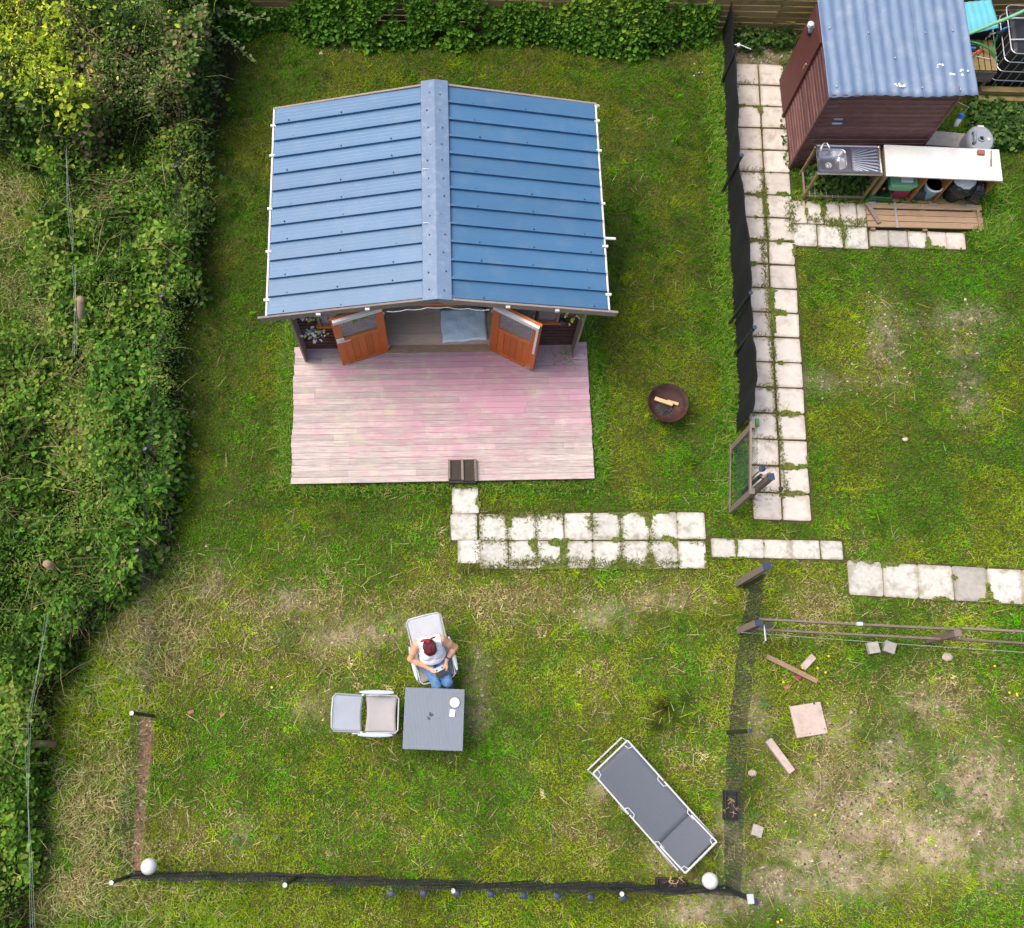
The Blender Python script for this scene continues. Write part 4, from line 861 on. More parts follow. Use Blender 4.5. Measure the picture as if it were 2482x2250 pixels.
for y in (-.46, 0, .46): MB().box((0, y, .06), (1.2, .1, .11)).build('bearer', 'woodpal', it, local=True)
MB().tube([(-IW / 2 - .02, .05, .95), (-IW / 2 - .14, .05, .95)], .04, 12).build('valve', 'black_pl', it, local=True); MB().tube([(-IW / 2 - .06, .05, 1.0), (-IW / 2 - .06, .05, 1.06), (-IW / 2 + .05, .08, 1.08)], .016, 8).build('valve_lever', 'blue_pl', it, local=True)
MB().tube([(-IW / 2 - .14, .05, .95), (-IW / 2 - .2, .05, .93), (-IW / 2 - .2, .05, .85)], .014, 8).build('outlet', 'white_pl', it, local=True)
tmb = thing('timber_stack', 'stack of old timber beams below the water tank', 'timber', (9.75, 11.25, 0))
for k, (y, z) in enumerate(((11.42, .28), (11.33, .16), (11.24, .05))): board('beam', tmb, 'woodpal', (9.42, y, z), (10.9, y - .05, z), .11, .09)
solo(MB().prism([(p.x, p.y) for p in (Q(1270, 1180, .02), Q(1600, 1290, .02), Q(1470, 1510, .02), Q(1190, 1500, .02))], 0, .03), 'paving_slab', 'slabg', 'single worn grey slab below the water tank', 'slab', Q(1270, 1400, 0))
solo(MB().box(Q(1700, 1420, .10), (.5, .36, .2), -.3), 'black_crate', 'black_pl', 'black plastic crate at the right edge below the tank', 'crate', Q(1700, 1420, 0), bevel=.01)
def hose(name, pts, r, mat, label):
    P = [Vector(p) for p in pts]; out = []
    for i in range(len(P) - 1):
        p0, p1, p2, p3 = P[max(i - 1, 0)], P[i], P[i + 1], P[min(i + 2, len(P) - 1)]
        for k in range(6):
            s = k / 6; out.append(.5 * ((2 * p1) + (p2 - p0) * s + (2 * p0 - 5 * p1 + 4 * p2 - p3) * s * s + (3 * p1 - p0 - 3 * p2 + p3) * s ** 3))
    out.append(P[-1]); return solo(MB().tube(out, r, 8), name, mat, label, 'hose', up(P[0], 0), smooth=True)
hose('garden_hose', [Q(915, 615, .85), Q(1060, 650, .9), Q(1230, 750, .85), Q(1300, 900, .7), Q(1340, 1080, .4), Q(1270, 1330, .2), Q(1150, 1570, .1), Q(1050, 1720, .03), Q(900, 1830, .03)], .02, 'hose', 'dark green hose running down from the shed tap to the grass')
hose('thin_hose', [Q(1330, 510, .95), Q(1285, 640, .8), Q(1290, 800, .7), Q(1350, 960, .5), Q(1440, 1060, .4), Q(1455, 1200, .25), Q(1430, 1400, .05), Q(1400, 1500, .02)], .014, 'hose', 'thinner green hose hanging from the tank valve')
hose('pale_pipe', [Q(860, 520, 1.25), Q(1200, 380, 1.3), Q(1500, 260, 1.32), Q(1720, 160, 1.35), Q(1900, 80, 1.35)], .03, 'hosepale', 'thick pale green pipe crossing over the cyan sheet to the tank')
solo(MB().tube([Q(870, 540, 1.0), Q(910, 690, 1.0)], .028, 10).tube([Q(905, 705, 1.0), Q(1000, 712, 1.0)], .018, 8), 'hose_tap', 'blue_pl', 'bright blue tap fitting at the shed edge above the slatted table', 'tap', up(Q(900, 650, 1.0), .76))
hose('orange_cord', [Q(930, 870, .8), Q(1000, 780, .8), Q(1060, 740, .83), Q(1030, 800, .79), Q(1130, 712, .8)], .01, 'orange_tape', 'tangled orange red cord on the slatted table')
hose('white_wire', [Q(1010, 830, .78), Q(1180, 865, .8), Q(1300, 885, .7), Q(1400, 920, .6), Q(1500, 905, .5), Q(1590, 900, .4)], .005, 'white_pl', 'thin white wire between the slatted table and the tank')
block([(8.9, 11.4), (9.6, 11.4), (9.6, 12.6), (8.9, 12.6)])

# ------------------------------------------------------------------ table and chairs
tq = [G(980, 945, .7), G(1672, 970, .7), G(1637, 1692, .7), G(936, 1655, .7)]
tc = sum((p for p in tq), Vector()) / 4; trz = math.atan2((tq[1] - tq[0]).y, (tq[1] - tq[0]).x)
tab = thing('garden_table', 'square grey woven rattan garden table', 'table', up(tc, 0), trz); tm = wm(tab); TW = .865
MB().box((0, 0, .685), (TW, TW, .03)).build('table_top', 'rattan', tab, local=True, bevel=.006)
for s in (-1, 1):
    MB().box((s * (TW / 2 - .02), 0, .635), (.03, TW - .03, .07)).build('apron', 'rattan', tab, local=True); MB().box((0, s * (TW / 2 - .02), .635), (TW - .07, .03, .068)).build('apron', 'rattan', tab, local=True)
    for s2 in (-1, 1): MB().box((s * (TW / 2 - .05), s2 * (TW / 2 - .05), .31), (.07, .07, .60)).build('leg', 'rattan', tab, local=True)
    MB().box((0, s * (TW / 2 - .035), .7015), (TW - .01, .05, .004)).build('border_weave', 'rattan', tab, local=True)
mb = MB(); r = random.Random(2)
for gx_, gy_, rr_ in ((1275, 1265, .028), (1250, 1310, .02), (1262, 1240, .012), (1235, 1290, .012), (1365, 1310, .006)):
    p = G(gx_, gy_, .7025); mb.prism([(p.x + rr_ * r.uniform(.8, 1.2) * 1.15 * math.cos(a), p.y + rr_ * r.uniform(.7, 1.0) * math.sin(a)) for a in np.linspace(0, 6.28, 11)[:-1]], .700, .7022)
mb.build('wet_mark', 'black_pl', tab)
pl = G(1549, 1122, .72)
sc = thing('saucer', 'white round bowl on the corner of the rattan table', 'bowl', up(pl, .7))
MB().lathe([(.035, .001), (.04, .008), (.068, .03), (.071, .032), (.066, .03), (.035, .012), (0, .011)], up(pl, .7), 32).build('dish', 'white_pl', sc, True)
cp = G(1522, 1245, .71); solo(MB().box(cp, (.078, .105, .018), -.15), 'white_packet', 'white_pl', 'small white packet beside the bowl on the rattan table', 'packet', up(cp, .7), bevel=.003)

def chair(label, loc, rz):
    """folding armchair; local +x is forward"""
    t = thing('folding_chair', label, 'chair', loc, rz, 'grey folding garden chairs'); W = .25
    def sag(u, s): return s * math.sin(math.pi * u)
    def seat(u, v):
        x = -.20 + .46 * v; curve = .02 * math.sin(math.pi * u)
        return (x + (curve if v < .5 else -curve) * abs(2 * v - 1), (u - .5) * 2 * W, .425 - .018 * math.sin(math.pi * u) - .012 * math.sin(math.pi * v))
    def back(u, v):
        b0, b1 = (-.24, .46), (-.62, .87); y = (u - .5) * 2 * W
        rc = 0 if v < .9 else (1 - math.sqrt(max(0, 1 - ((v - .9) / .1) ** 2))) * .07
        y *= 1 - rc * 1.6
        return (b0[0] + (b1[0] - b0[0]) * v - .02 * math.sin(math.pi * u) * (1 - .5 * v) + (.02 * math.sin(math.pi * u) * (1 if v < .08 else 0)) * 0, y, b0[1] + (b1[1] - b0[1]) * v)
    o = MB().grid(14, 10, seat).build('seat', 'chairfab', t, True, local=True); m = o.modifiers.new('t', 'SOLIDIFY'); m.thickness = .006
    o = MB().grid(14, 16, back).build('backrest', 'chairback', t, True, local=True); m = o.modifiers.new('t', 'SOLIDIFY'); m.thickness = .006
    r_ = .011
    MB().tube([(-.20, -W - .012, .45), (-.24, -W - .012, .47), (-.595, -W - .01, .845), (-.635, -W + .04, .885), (-.642, 0, .893), (-.635, W - .04, .885), (-.595, W + .01, .845), (-.24, W + .012, .47), (-.20, W + .012, .45)], r_, 8).build('back_frame', 'alu', t, True, local=True)
    MB().tube([(-.22, -W - .016, .425), (.25, -W - .016, .43), (.285, -W + .03, .43), (.285, W - .03, .43), (.25, W + .016, .43), (-.22, W + .016, .425)], r_, 8).build('seat_frame', 'alu', t, True, local=True)
    for s in (-1, 1):
        y = s * (W + .05)
        def arm(u, v):
            a = 2 * math.pi * u; k = math.sin(math.pi * min(max(v, .02), .98)) ** .35
            return (-.28 + .50 * v, y + .033 * k * math.cos(a), .64 + .013 * k * math.sin(a) - .02 * v * 0)
        MB().grid(12, 14, arm).build('armrest', 'chairpl', t, True, local=True)
        MB().tube([(.22, y * .98, .0), (.02, y * .98, .42), (-.08, y * .98, .62)], r_, 8).build('leg', 'alu', t, local=True)
        MB().tube([(-.42, y * .92, .0), (-.05, y * .92, .40), (.16, y * .95, .62)], r_, 8).build('leg', 'alu', t, local=True)
        MB().lathe([(.014, 0), (.014, .014), (0, .016)], (-.24, s * (W + .02), .48), 8).build('hinge', 'steel', t, local=True)
    MB().tube([(-.40, -W - .02, .025), (-.40, W + .02, .025)], r_, 8).build('stretcher', 'alu', t, local=True)
    MB().tube([(.21, -W - .03, .025), (.21, W + .03, .025)], r_, 8).build('stretcher', 'alu', t, local=True)
    return t
CH1 = Vector((-.297, 1.335, 0)); CA1 = math.atan2(-.969, .247)
chair('grey folding armchair in which the person sits', CH1, CA1)
chair('empty grey folding armchair left of the rattan table', (-1.10, .575, 0), -.015)

# ------------------------------------------------------------------ sun lounger
LZ = .33
A0, A1, A2, A3 = L_(215, 490, LZ), L_(575, 185, LZ), L_(1385, 1155, LZ), L_(1085, 1415, LZ)
lx = ((A2 + A3) / 2 - (A0 + A1) / 2); LL = lx.length + .02; lrz = math.atan2(lx.y, lx.x); LW = .70
lg = thing('sun_lounger', 'charcoal sun lounger with white tube frame lying diagonally on the lawn', 'sun lounger', up((A0 + A1) / 2, 0), lrz)
w2 = LW / 2; HX_ = LL * .745
def bed(x0, x1, z0, z1, n):
    def f(u, v):
        x = x0 + (x1 - x0) * v; z = z0 + (z1 - z0) * v
        y = (u - .5) * 2 * (w2 - .012)
        return (x, y, z - .03 * math.sin(math.pi * u) - .014 * math.sin(math.pi * v))
    return f
HZ = .14
def hx(v): return HX_ + (LL - .02 - HX_) * v
for nm, x0, x1, z0, z1 in (('bed_fabric', .03, HX_ - .02, LZ, LZ), ('head_fabric', HX_ - .02, LL - .03, LZ - .004, LZ + HZ)):
    o = MB().grid(12, 16, bed(x0, x1, z0, z1, 16)).build(nm, 'loungefab', lg, True, local=True); m = o.modifiers.new('t', 'SOLIDIFY'); m.thickness = .005
r_ = .0145
for s in (-1, 1):
    MB().tube([(0, s * w2, LZ), (HX_ * .55, s * w2, LZ)], r_, 8).build('side_tube', 'alu', lg, local=True); MB().tube([(HX_ * .55 + .02, s * w2, LZ), (LL * .965, s * w2, LZ)], r_, 8).build('side_tube', 'alu', lg, local=True)
    MB().tube([(HX_, s * (w2 - .035), LZ + .01), (LL, s * (w2 - .035), LZ + HZ)], r_ * .9, 8).build('head_tube', 'alu', lg, local=True)
    for x in (HX_ * .55, HX_): MB().tube([(x - .09, s * (w2 - .01), LZ + .004), (x - .06, s * (w2 - .055), LZ + .008), (x + .06, s * (w2 - .055), LZ + .008), (x + .09, s * (w2 - .01), LZ + .004)], .008, 6).build('hinge_loop', 'alu', lg, local=True)
    for x in (.02,): MB().tube([(x + .09, s * (w2 - .004), LZ + .004), (x + .07, s * (w2 - .07), LZ + .006), (x, s * (w2 - .085), LZ + .004)], .008, 6).build('corner_loop', 'alu', lg, local=True)
    MB().tube([(LL - .08, s * (w2 - .04), LZ + HZ - .012), (LL - .075, s * (w2 - .09), LZ + HZ - .005), (LL, s * (w2 - .11), LZ + HZ + .004)], .008, 6).build('corner_loop', 'alu', lg, local=True)
MB().tube([(0, -w2, LZ), (0, w2, LZ)], r_, 8).build('foot_tube', 'alu', lg, local=True); MB().tube([(LL, -w2 + .035, LZ + HZ), (LL, w2 - .035, LZ + HZ)], r_ * 1.1, 8).build('top_tube', 'alu', lg, local=True)
for x0, x1 in ((.05, -.055), (HX_ * .55, HX_ * .55 - .1), (HX_ * .98, LL * .95)):
    MB().tube([(x0, -w2 - .004, LZ - .02), (x1, -w2 - .004, .015), (x1, w2 + .004, .015), (x0, w2 + .004, LZ - .02)], r_, 8).build('leg_loop', 'alu', lg, local=True)

# ------------------------------------------------------------------ netting fences
def net(t, pts, hs, cell, th, lean=(0, 0), seed=1, mat='net', zig=.01):
    r = random.Random(seed); mb = MB(); seg = []
    for a, b in zip(pts, pts[1:]): seg.append((b - a).length)
    tot = sum(seg)
    def pos(s, v):
        i = 0
        while i < len(seg) - 1 and s > seg[i]: s -= seg[i]; i += 1
        f = min(1, s / seg[i]); p = pts[i].lerp(pts[i + 1], f); h = hs[i] * (1 - f) + hs[i + 1] * f
        return p + Vector((lean[0] * v + zig * math.sin(s * 9 + v * 5), lean[1] * v + zig * math.sin(s * 7 + v * 6), h * v + .012 * math.sin(s * 6) * v + .01))
    nu = int(tot / cell); nv = max(3, int(max(hs) / cell))
    for i in range(nu + 1):
        s = tot * i / nu; ps = [pos(s + r.uniform(-.003, .003), k / 4) for k in range(5)]
        for a, b in zip(ps, ps[1:]): mb.beam(a, b, th, th)
    for j in range(nv + 1):
        st = max(2, int(tot / .25)); ps = [pos(tot * k / st, j / nv) for k in range(st + 1)]
        for a, b in zip(ps, ps[1:]): mb.beam(a, b, th, th)
    o = mb.build('net', mat, t); return o
def pipe(t, base, h, lean=(0, 0), r=.028, rim=True, name='post'):
    top = base + Vector((lean[0], lean[1], h))
    o = MB().tube([base, top], r, 12, cap=False).build(name, 'black_pl', t)
    MB().lathe([(r * 1.02, -.004), (r * 1.12, .006), (r * .85, .008), (r * .8, -.12)], top, 14).build('rim' if rim else 'cap', 'clear' if rim else 'navy', o)
    return o
# right-hand net
n0 = R_(285, 360); n1 = R_(245, 640); n2 = R_(165, 1275); n3 = L_(1490, 1000); n4 = L_(1500, 1610)
nf = thing('net_fence', 'black netting fence running down the right side of the lawn', 'fence', n2)
net(nf, [n0 + Vector((.05, 0, 0)), n1, n2, n3, n4], [.7, .95, 1.0, .98, .8], .05, .0038, seed=3)
pipe(nf, n2, 1.08, (.02, 0), rim=False)
sp_ = solo(MB().tube([n4 + Vector((.0, -.01, 0)), n4 + Vector((.0, -.01, .3))], .02, 6), 'peg', 'black_pl', 'short black peg at the foot of the netting in the corner', 'peg', n4)
# lower net with posts
b0, b1, b2, b3, b4 = BL(318, 426), BL(1312, 441), BR(192, 388), BR(962, 396), L_(1500, 1602)
bf = thing('net_fence', 'black netting fence along the bottom of the lawn with round pipe posts', 'fence', b2)
net(bf, [b0, b1, b2, b3, b4], [.62, .68, .80, .8, .72], .045, .0045, seed=5, zig=.02)
net(bf, [b0 + Vector((0, .03, 0)), b1 + Vector((0, .03, 0)), b2 + Vector((0, .03, 0)), b3 + Vector((0, .03, 0)), b4 + Vector((0, .03, 0))], [.40, .18, .50, .50, .4], .035, .005, seed=6, zig=.03)
for p, h, ln in ((b0, 1.02, (0, 0)), (b1, .98, (-.02, 0)), (b2, .78, (.02, 0)), (b3, .92, (.03, 0))): pipe(bf, p, h, ln)
cpst = MB().beam(b4, b4 + Vector((.09, -.02, .95)), .055, .055, (0, 1, 0)).build('corner_post', 'black_pl', bf); ct_ = b4 + Vector((.09, -.02, .955))
MB().box(ct_, (.085, .12, .03), .05).build('cap', 'chairpl', cpst); MB().lathe([(.05, 0), (.05, .02), (0, .024)], ct_ + Vector((.09, -.05, -.12)), 12).build('side_cap', 'navy', cpst)
for p in (BL(322, 424), BL(1318, 438), L_(1478, 1588)): MB().lathe([(.02, 0), (.024, .02), (0, .03)], up(p, .06), 8).build('clip', 'white_pl', bf)
# left lower net with a strip of bare soil beside it
l0, l1 = HB(715, 838), HB(600, 1590)
lf = thing('net_fence', 'thin black netting fence at the lower left beside a bare soil strip', 'fence', l0)
net(lf, [l0, (l0 + l1) / 2 + Vector((-.03, 0, 0)), b0 + Vector((.06, .1, 0))], [.95, .9, .9], .06, .003, seed=7, zig=.015)
pipe(lf, l0, 1.05, (.0, 0))
# left fence posts at the edge of the hedge
pl_px = [(HT(1385, 500), .95), (HT(1330, 1385), 1.0), (HL(985, 412), 1.0), (HL(905, 1215), 1.0), (HL(880, 1755), 1.12)]
hf = thing('net_fence', 'black net fence with slim dark posts half buried in the hedge on the left', 'fence', pl_px[2][0])
net(hf, [p for p, h in pl_px] + [l0 + Vector((-.05, .3, 0))], [.9, .95, .95, .9, .95, .7], .07, .003, seed=8, zig=.02)
for p, h in pl_px: pipe(hf, p, h, (0, 0), rim=False)
# solar stake lights along the bottom fence
for i, (fn, x, y) in enumerate(((BL, 1885, 545), (BR, 54, 434), (BR, 218, 434), (BR, 382, 437), (BR, 543, 444), (BR, 708, 447), (BR, 873, 455), (BR, 1030, 457))):
    p = fn(x, y, .32); p.z = 0; ordn = ('first', 'second', 'third', 'fourth', 'fifth', 'sixth', 'seventh', 'eighth')[i]
    t = thing('stake_light', f'small navy solar stake lamp, {ordn} from the left along the bottom net', 'lamp', p, 0, 'solar stake lamps along the bottom net')
    MB().tube([p, up(p, .27)], .008, 6).build('stake', 'black_pl', t); MB().lathe([(.012, .22), (.035, .26), (.05, .30), (.052, .325), (.03, .335), (0, .337)], p, 16).build('lamp_head', 'navy', t)
# globes
for p, lab in ((BL(404, 380, .42), 'white globe lantern by the lower left corner post'), (L_(1357, 1532, .42), 'white globe lantern by the lower right corner post')):
    b = up(p, 0); t = thing('globe_lantern', lab, 'lantern', b, 0, 'white globe lanterns in the corners')
    MB().tube([b, up(b, .32)], .014, 8).build('stake', 'black_pl', t)
    MB().lathe([(.03, .30), (.05, .305)] + [(.115 * math.sin(a) * (1 + .04 * math.cos(a)), .41 - .115 * math.cos(a)) for a in np.linspace(.5, math.pi, 12)], b, 28).build('globe', 'globe', t, True)
# planters with dried stems
def planter(p, rz, label, seed, w=.20, d=.36):
    t = thing('planter', label, 'planter', up(p, 0), rz, 'black planters with dried stems'); r = random.Random(seed)
    mb = MB(); 
    for s in (-1, 1): mb.box((s * w / 2, 0, .08), (.012, d, .16)); mb.box((0, s * d / 2, .08), (w - .014, .012, .158))
    mb.build('trough', 'black_pl', t, local=True); MB().box((0, 0, .06), (w - .02, d - .02, .08)).build('soil', 'ash', t, local=True)
    for k in range(7):
        b = Vector((r.uniform(-w * .3, w * .3), r.uniform(-d * .4, d * .4), .1)); dirn = Vector((r.uniform(-1, 1), r.uniform(-1, 1), r.uniform(.3, .9))).normalized(); ln = r.uniform(.08, .17)
        mb = MB(); e = b + dirn * ln; mb.tube([b, b + dirn * ln * .5 + Vector((r.uniform(-.02, .02), r.uniform(-.02, .02), 0)), e], [.007, .006, .003], 5)
        for _ in range(2): mb.tube([b + dirn * ln * .55, b + dirn * ln * .55 + Vector((r.uniform(-.06, .06), r.uniform(-.06, .06), .04))], [.005, .002], 5)
        mb.build('dry_stem', 'logpale', t, local=True)
planter(L_(1555, 805, .1), -.08, 'black planter with dry stems against the right-hand net', 1, .18, .40)
planter(L_(975, 1575, .1), -.05, 'black planter with dry stems against the bottom net', 2, .40, .18)

# ------------------------------------------------------------------ right-hand side: posts, rail fence, loose pieces
pb = R_(232, 345); t = thing('timber_post', 'tall square timber post with navy cap beside the narrow slabs', 'post', pb)
MB().box(up(pb, .74), (.09, .09, 1.46), .2).build('post', 'woodgrey', t); MB().box(up(pb, 1.48), (.105, .105, .03), .2).build('cap', 'navy', t); MB().tube([pb + Vector((.08, -.06, 0)), pb + Vector((.08, -.06, 1.05))], .03, 10).build('pipe', 'black_pl', t)
fz = thing('rail_fence', 'grey post and rail fence on the right with two timber rails', 'fence', R_(240, 640))
c0, c1 = R_(240, 642), R_(1420, 700)
for p, h in ((c0, .98), (c1, .92), (c1 + (c1 - c0) * 1.0, .92)): MB().box(up(p, h / 2), (.10, .09, h), .1).build('post', 'woodgrey', fz)
MB().box(up(c0, 1.0), (.10, .09, .03), .1).build('cap', 'navy', fz); MB().box(up(c0, .9) + Vector((.16, -.03, 0)), (.12, .08, .08), .2).build('hinge_block', 'black_pl', fz)
def rl(a, b, za, zb, w=.03, h=.075): MB().beam(up(a, za), up(b, zb), w, h).build('rail', 'woodgrey', fz)
nrm = Vector((.03, .06, 0))
rl(c0 + nrm, c1 + nrm, .90, .86); rl(c0 - nrm * .5, c1 - nrm * .5, .48, .42); c2 = c1 + (c1 - c0)
rl(c1 + nrm * 1.2 + Vector((.03, 0, 0)), c2 + nrm, .90, .88); rl(c1 - nrm * .6 + Vector((.06, 0, 0)), c2 - nrm, .52, .48)
MB().box(up(c0.lerp(c1, .5), .93) + nrm, (.09, .05, .045)).build('clip', 'chairpl', fz)
MB().tube([up(c0, .92) + Vector((.1, -.02, 0)), up(c0, .92) + Vector((.1, -.25, 0)), up(c0, .8) + Vector((.1, -.27, 0))], .012, 6).build('bracket', 'chairpl', fz)
a, b = R_(250, 652, .6), R_(2150, 785, .5); solo(MB().tube([a, a.lerp(b, .5) - Vector((0, 0, .05)), b], .004, 5), 'string_line', 'wire', 'pale green string stretched below the rail fence', 'string', up(a, 0))
for (x, y, lab, mt) in ((1070, 748, 'left of two small pale square stones below the rail fence', 'stone'), (1172, 745, 'right of two small grey square stones below the rail fence', 'slabg')):
    p = R_(x, y, .05); solo(MB().box(p, (.17, .17, .09), .15 if x < 1100 else -.35), 'square_stone', mt, lab, 'stone', up(p, 0), 'two square stones below the rail fence', bevel=.006)
a, b = R_(405, 800, .05), R_(722, 958, .05); solo(MB().beam(a, b, .075, .05), 'loose_plank', 'wood', 'weathered timber plank lying diagonally on the grass', 'plank', up(a, .0), bevel=.004)
p = R_(665, 835, .03); solo(MB().beam(R_(630, 875, .03), R_(700, 800, .03), .10, .06), 'brick_piece', 'pinkstone', 'short pinkish brick lying behind the diagonal plank', 'brick', up(p, 0), bevel=.008)
p = R_(667, 1197, .03); solo(MB().box(p, (.475, .465, .05), .15), 'paving_slab', 'pinkstone', 'single square pinkish slab lying on the worn grass', 'slab', up(p, 0), bevel=.006)
a, b = R_(415, 1322, .06), R_(562, 1522, .06); solo(MB().beam(a, b, .11, .085), 'concrete_post', 'pinkstone', 'short pinkish concrete post lying on the grass below the square slab', 'post', up(a, 0), bevel=.005)
p = L_(1808, 1048, .04); solo(MB().box(p, (.155, .155, .06), -.35), 'small_paver', 'stone', 'small square paver beside the lower right netting', 'paver', up(p, 0), bevel=.006)
for (f, x, y, s, lab) in ((L_, 1760, 492, .07, 'pale stone chip beside the right netting'), (R_, 1530, 805, .09, 'rough pink stone in the grass below the rail fence'), (U_, 715, 1135, .05, 'small pale pebble in the right-hand lawn')):
    p = f(x, y); solo(MB().lathe([(s * .9, 0), (s, s * .3), (s * .6, s * .6), (0, s * .65)], p, 7, sx=1.0, sy=.75), 'stone', 'pinkstone', lab, 'stone', p)
for (x, y, c) in ((602, 936, 'red'), (535, 995, 'brick')):
    p = R_(x, y, .01); solo(MB().box(p, (.09, .06, .012), .5), 'litter', c, 'red scrap beside the diagonal plank' if c == 'red' else 'small brown leaf scrap below the red scrap', 'scrap', up(p, 0))
for i, (x, y) in enumerate(((890, 820), (1035, 832))):
    p = HB(x, y, .01); solo(MB().box(p, (.09 - .03 * i, .05, .015), .4), 'litter', 'brick', ('larger', 'smaller')[i] + ' rust red leaf scrap on the lawn right of the soil strip', 'scrap', up(p, 0))

# ------------------------------------------------------------------ left side: timber stakes, wires, pots in the hedge
def stake(a, b, r, label): solo(MB().tube([a, a.lerp(b, .5), b], r, 14), 'timber_stake', 'wood', label, 'stake', up(a, 0), 'round timber stakes in the hedge', True)
s0 = HL(390, 395, .75); s1 = HL(445, 285, 1.15); stake(up(s0, .0) * 1 + Vector((0, 0, .2)), s1, .06, 'round timber stake rising from the brambles on the left')
s2 = HL(275, 1760, .7); stake(up(s2, .1), s2 + Vector((0, 0, .12)), .06, 'short round stake top showing in the lower brambles')
s3a, s3b = HB(80, 968, .7), HB(178, 968, .7); stake(up(s3b, .1), s3a, .055, 'leaning mossy stake at the left edge among brambles')
def wires(pts, label):
    mb = MB()
    for k in range(3):
        P = [p + Vector((.03 * (k - 1) + .02 * math.sin(i * 2 + k), 0, .03 * k)) for i, p in enumerate(pts)]
        mb.tube(P, .0019, 5)
    solo(mb, 'fence_wire', 'wire', label, 'wire', up(pts[0], 0))
wires([HT(455, 960, .9), HT(470, 1150, .9), HT(485, 1400, .85), HT(500, 1600, .9), HT(510, 1770, .9)], 'pale green wire strands along the upper left hedge')
wires([HL(410, 100, .95), HL(420, 280, 1.0), HL(425, 430, 1.0), HL(413, 600, .95)], 'pale wire strands near the round timber stake')
wires([HB(220, 360, .8), HB(185, 600, .8), HB(145, 830, .85), HB(130, 1000, .8), HB(133, 1250, .8), HB(150, 1500, .75), HB(155, 1828, .75)], 'long pale wire strands along the lower left hedge')
for (x, y, rr_, lab) in ((885, 1545, .17, 'upper grey plant pot at the hedge foot beside the last dark post'), (885, 1665, .15, 'lower grey plant pot at the hedge foot beside the last dark post')):
    p = HL(x, y, .28); b = up(p, 0); t = thing('plant_pot', lab, 'pot', b, 0, 'grey plant pots at the hedge foot')
    MB().lathe([(rr_ * .75, 0), (rr_, .28), (rr_ * 1.05, .29), (rr_ * .95, .29), (rr_ * .9, .24)], b, 24).build('pot', 'greybin', t, True); MB().lathe([(rr_ * .93, .245), (0, .255)], b, 20).build('soil', 'ash', t)

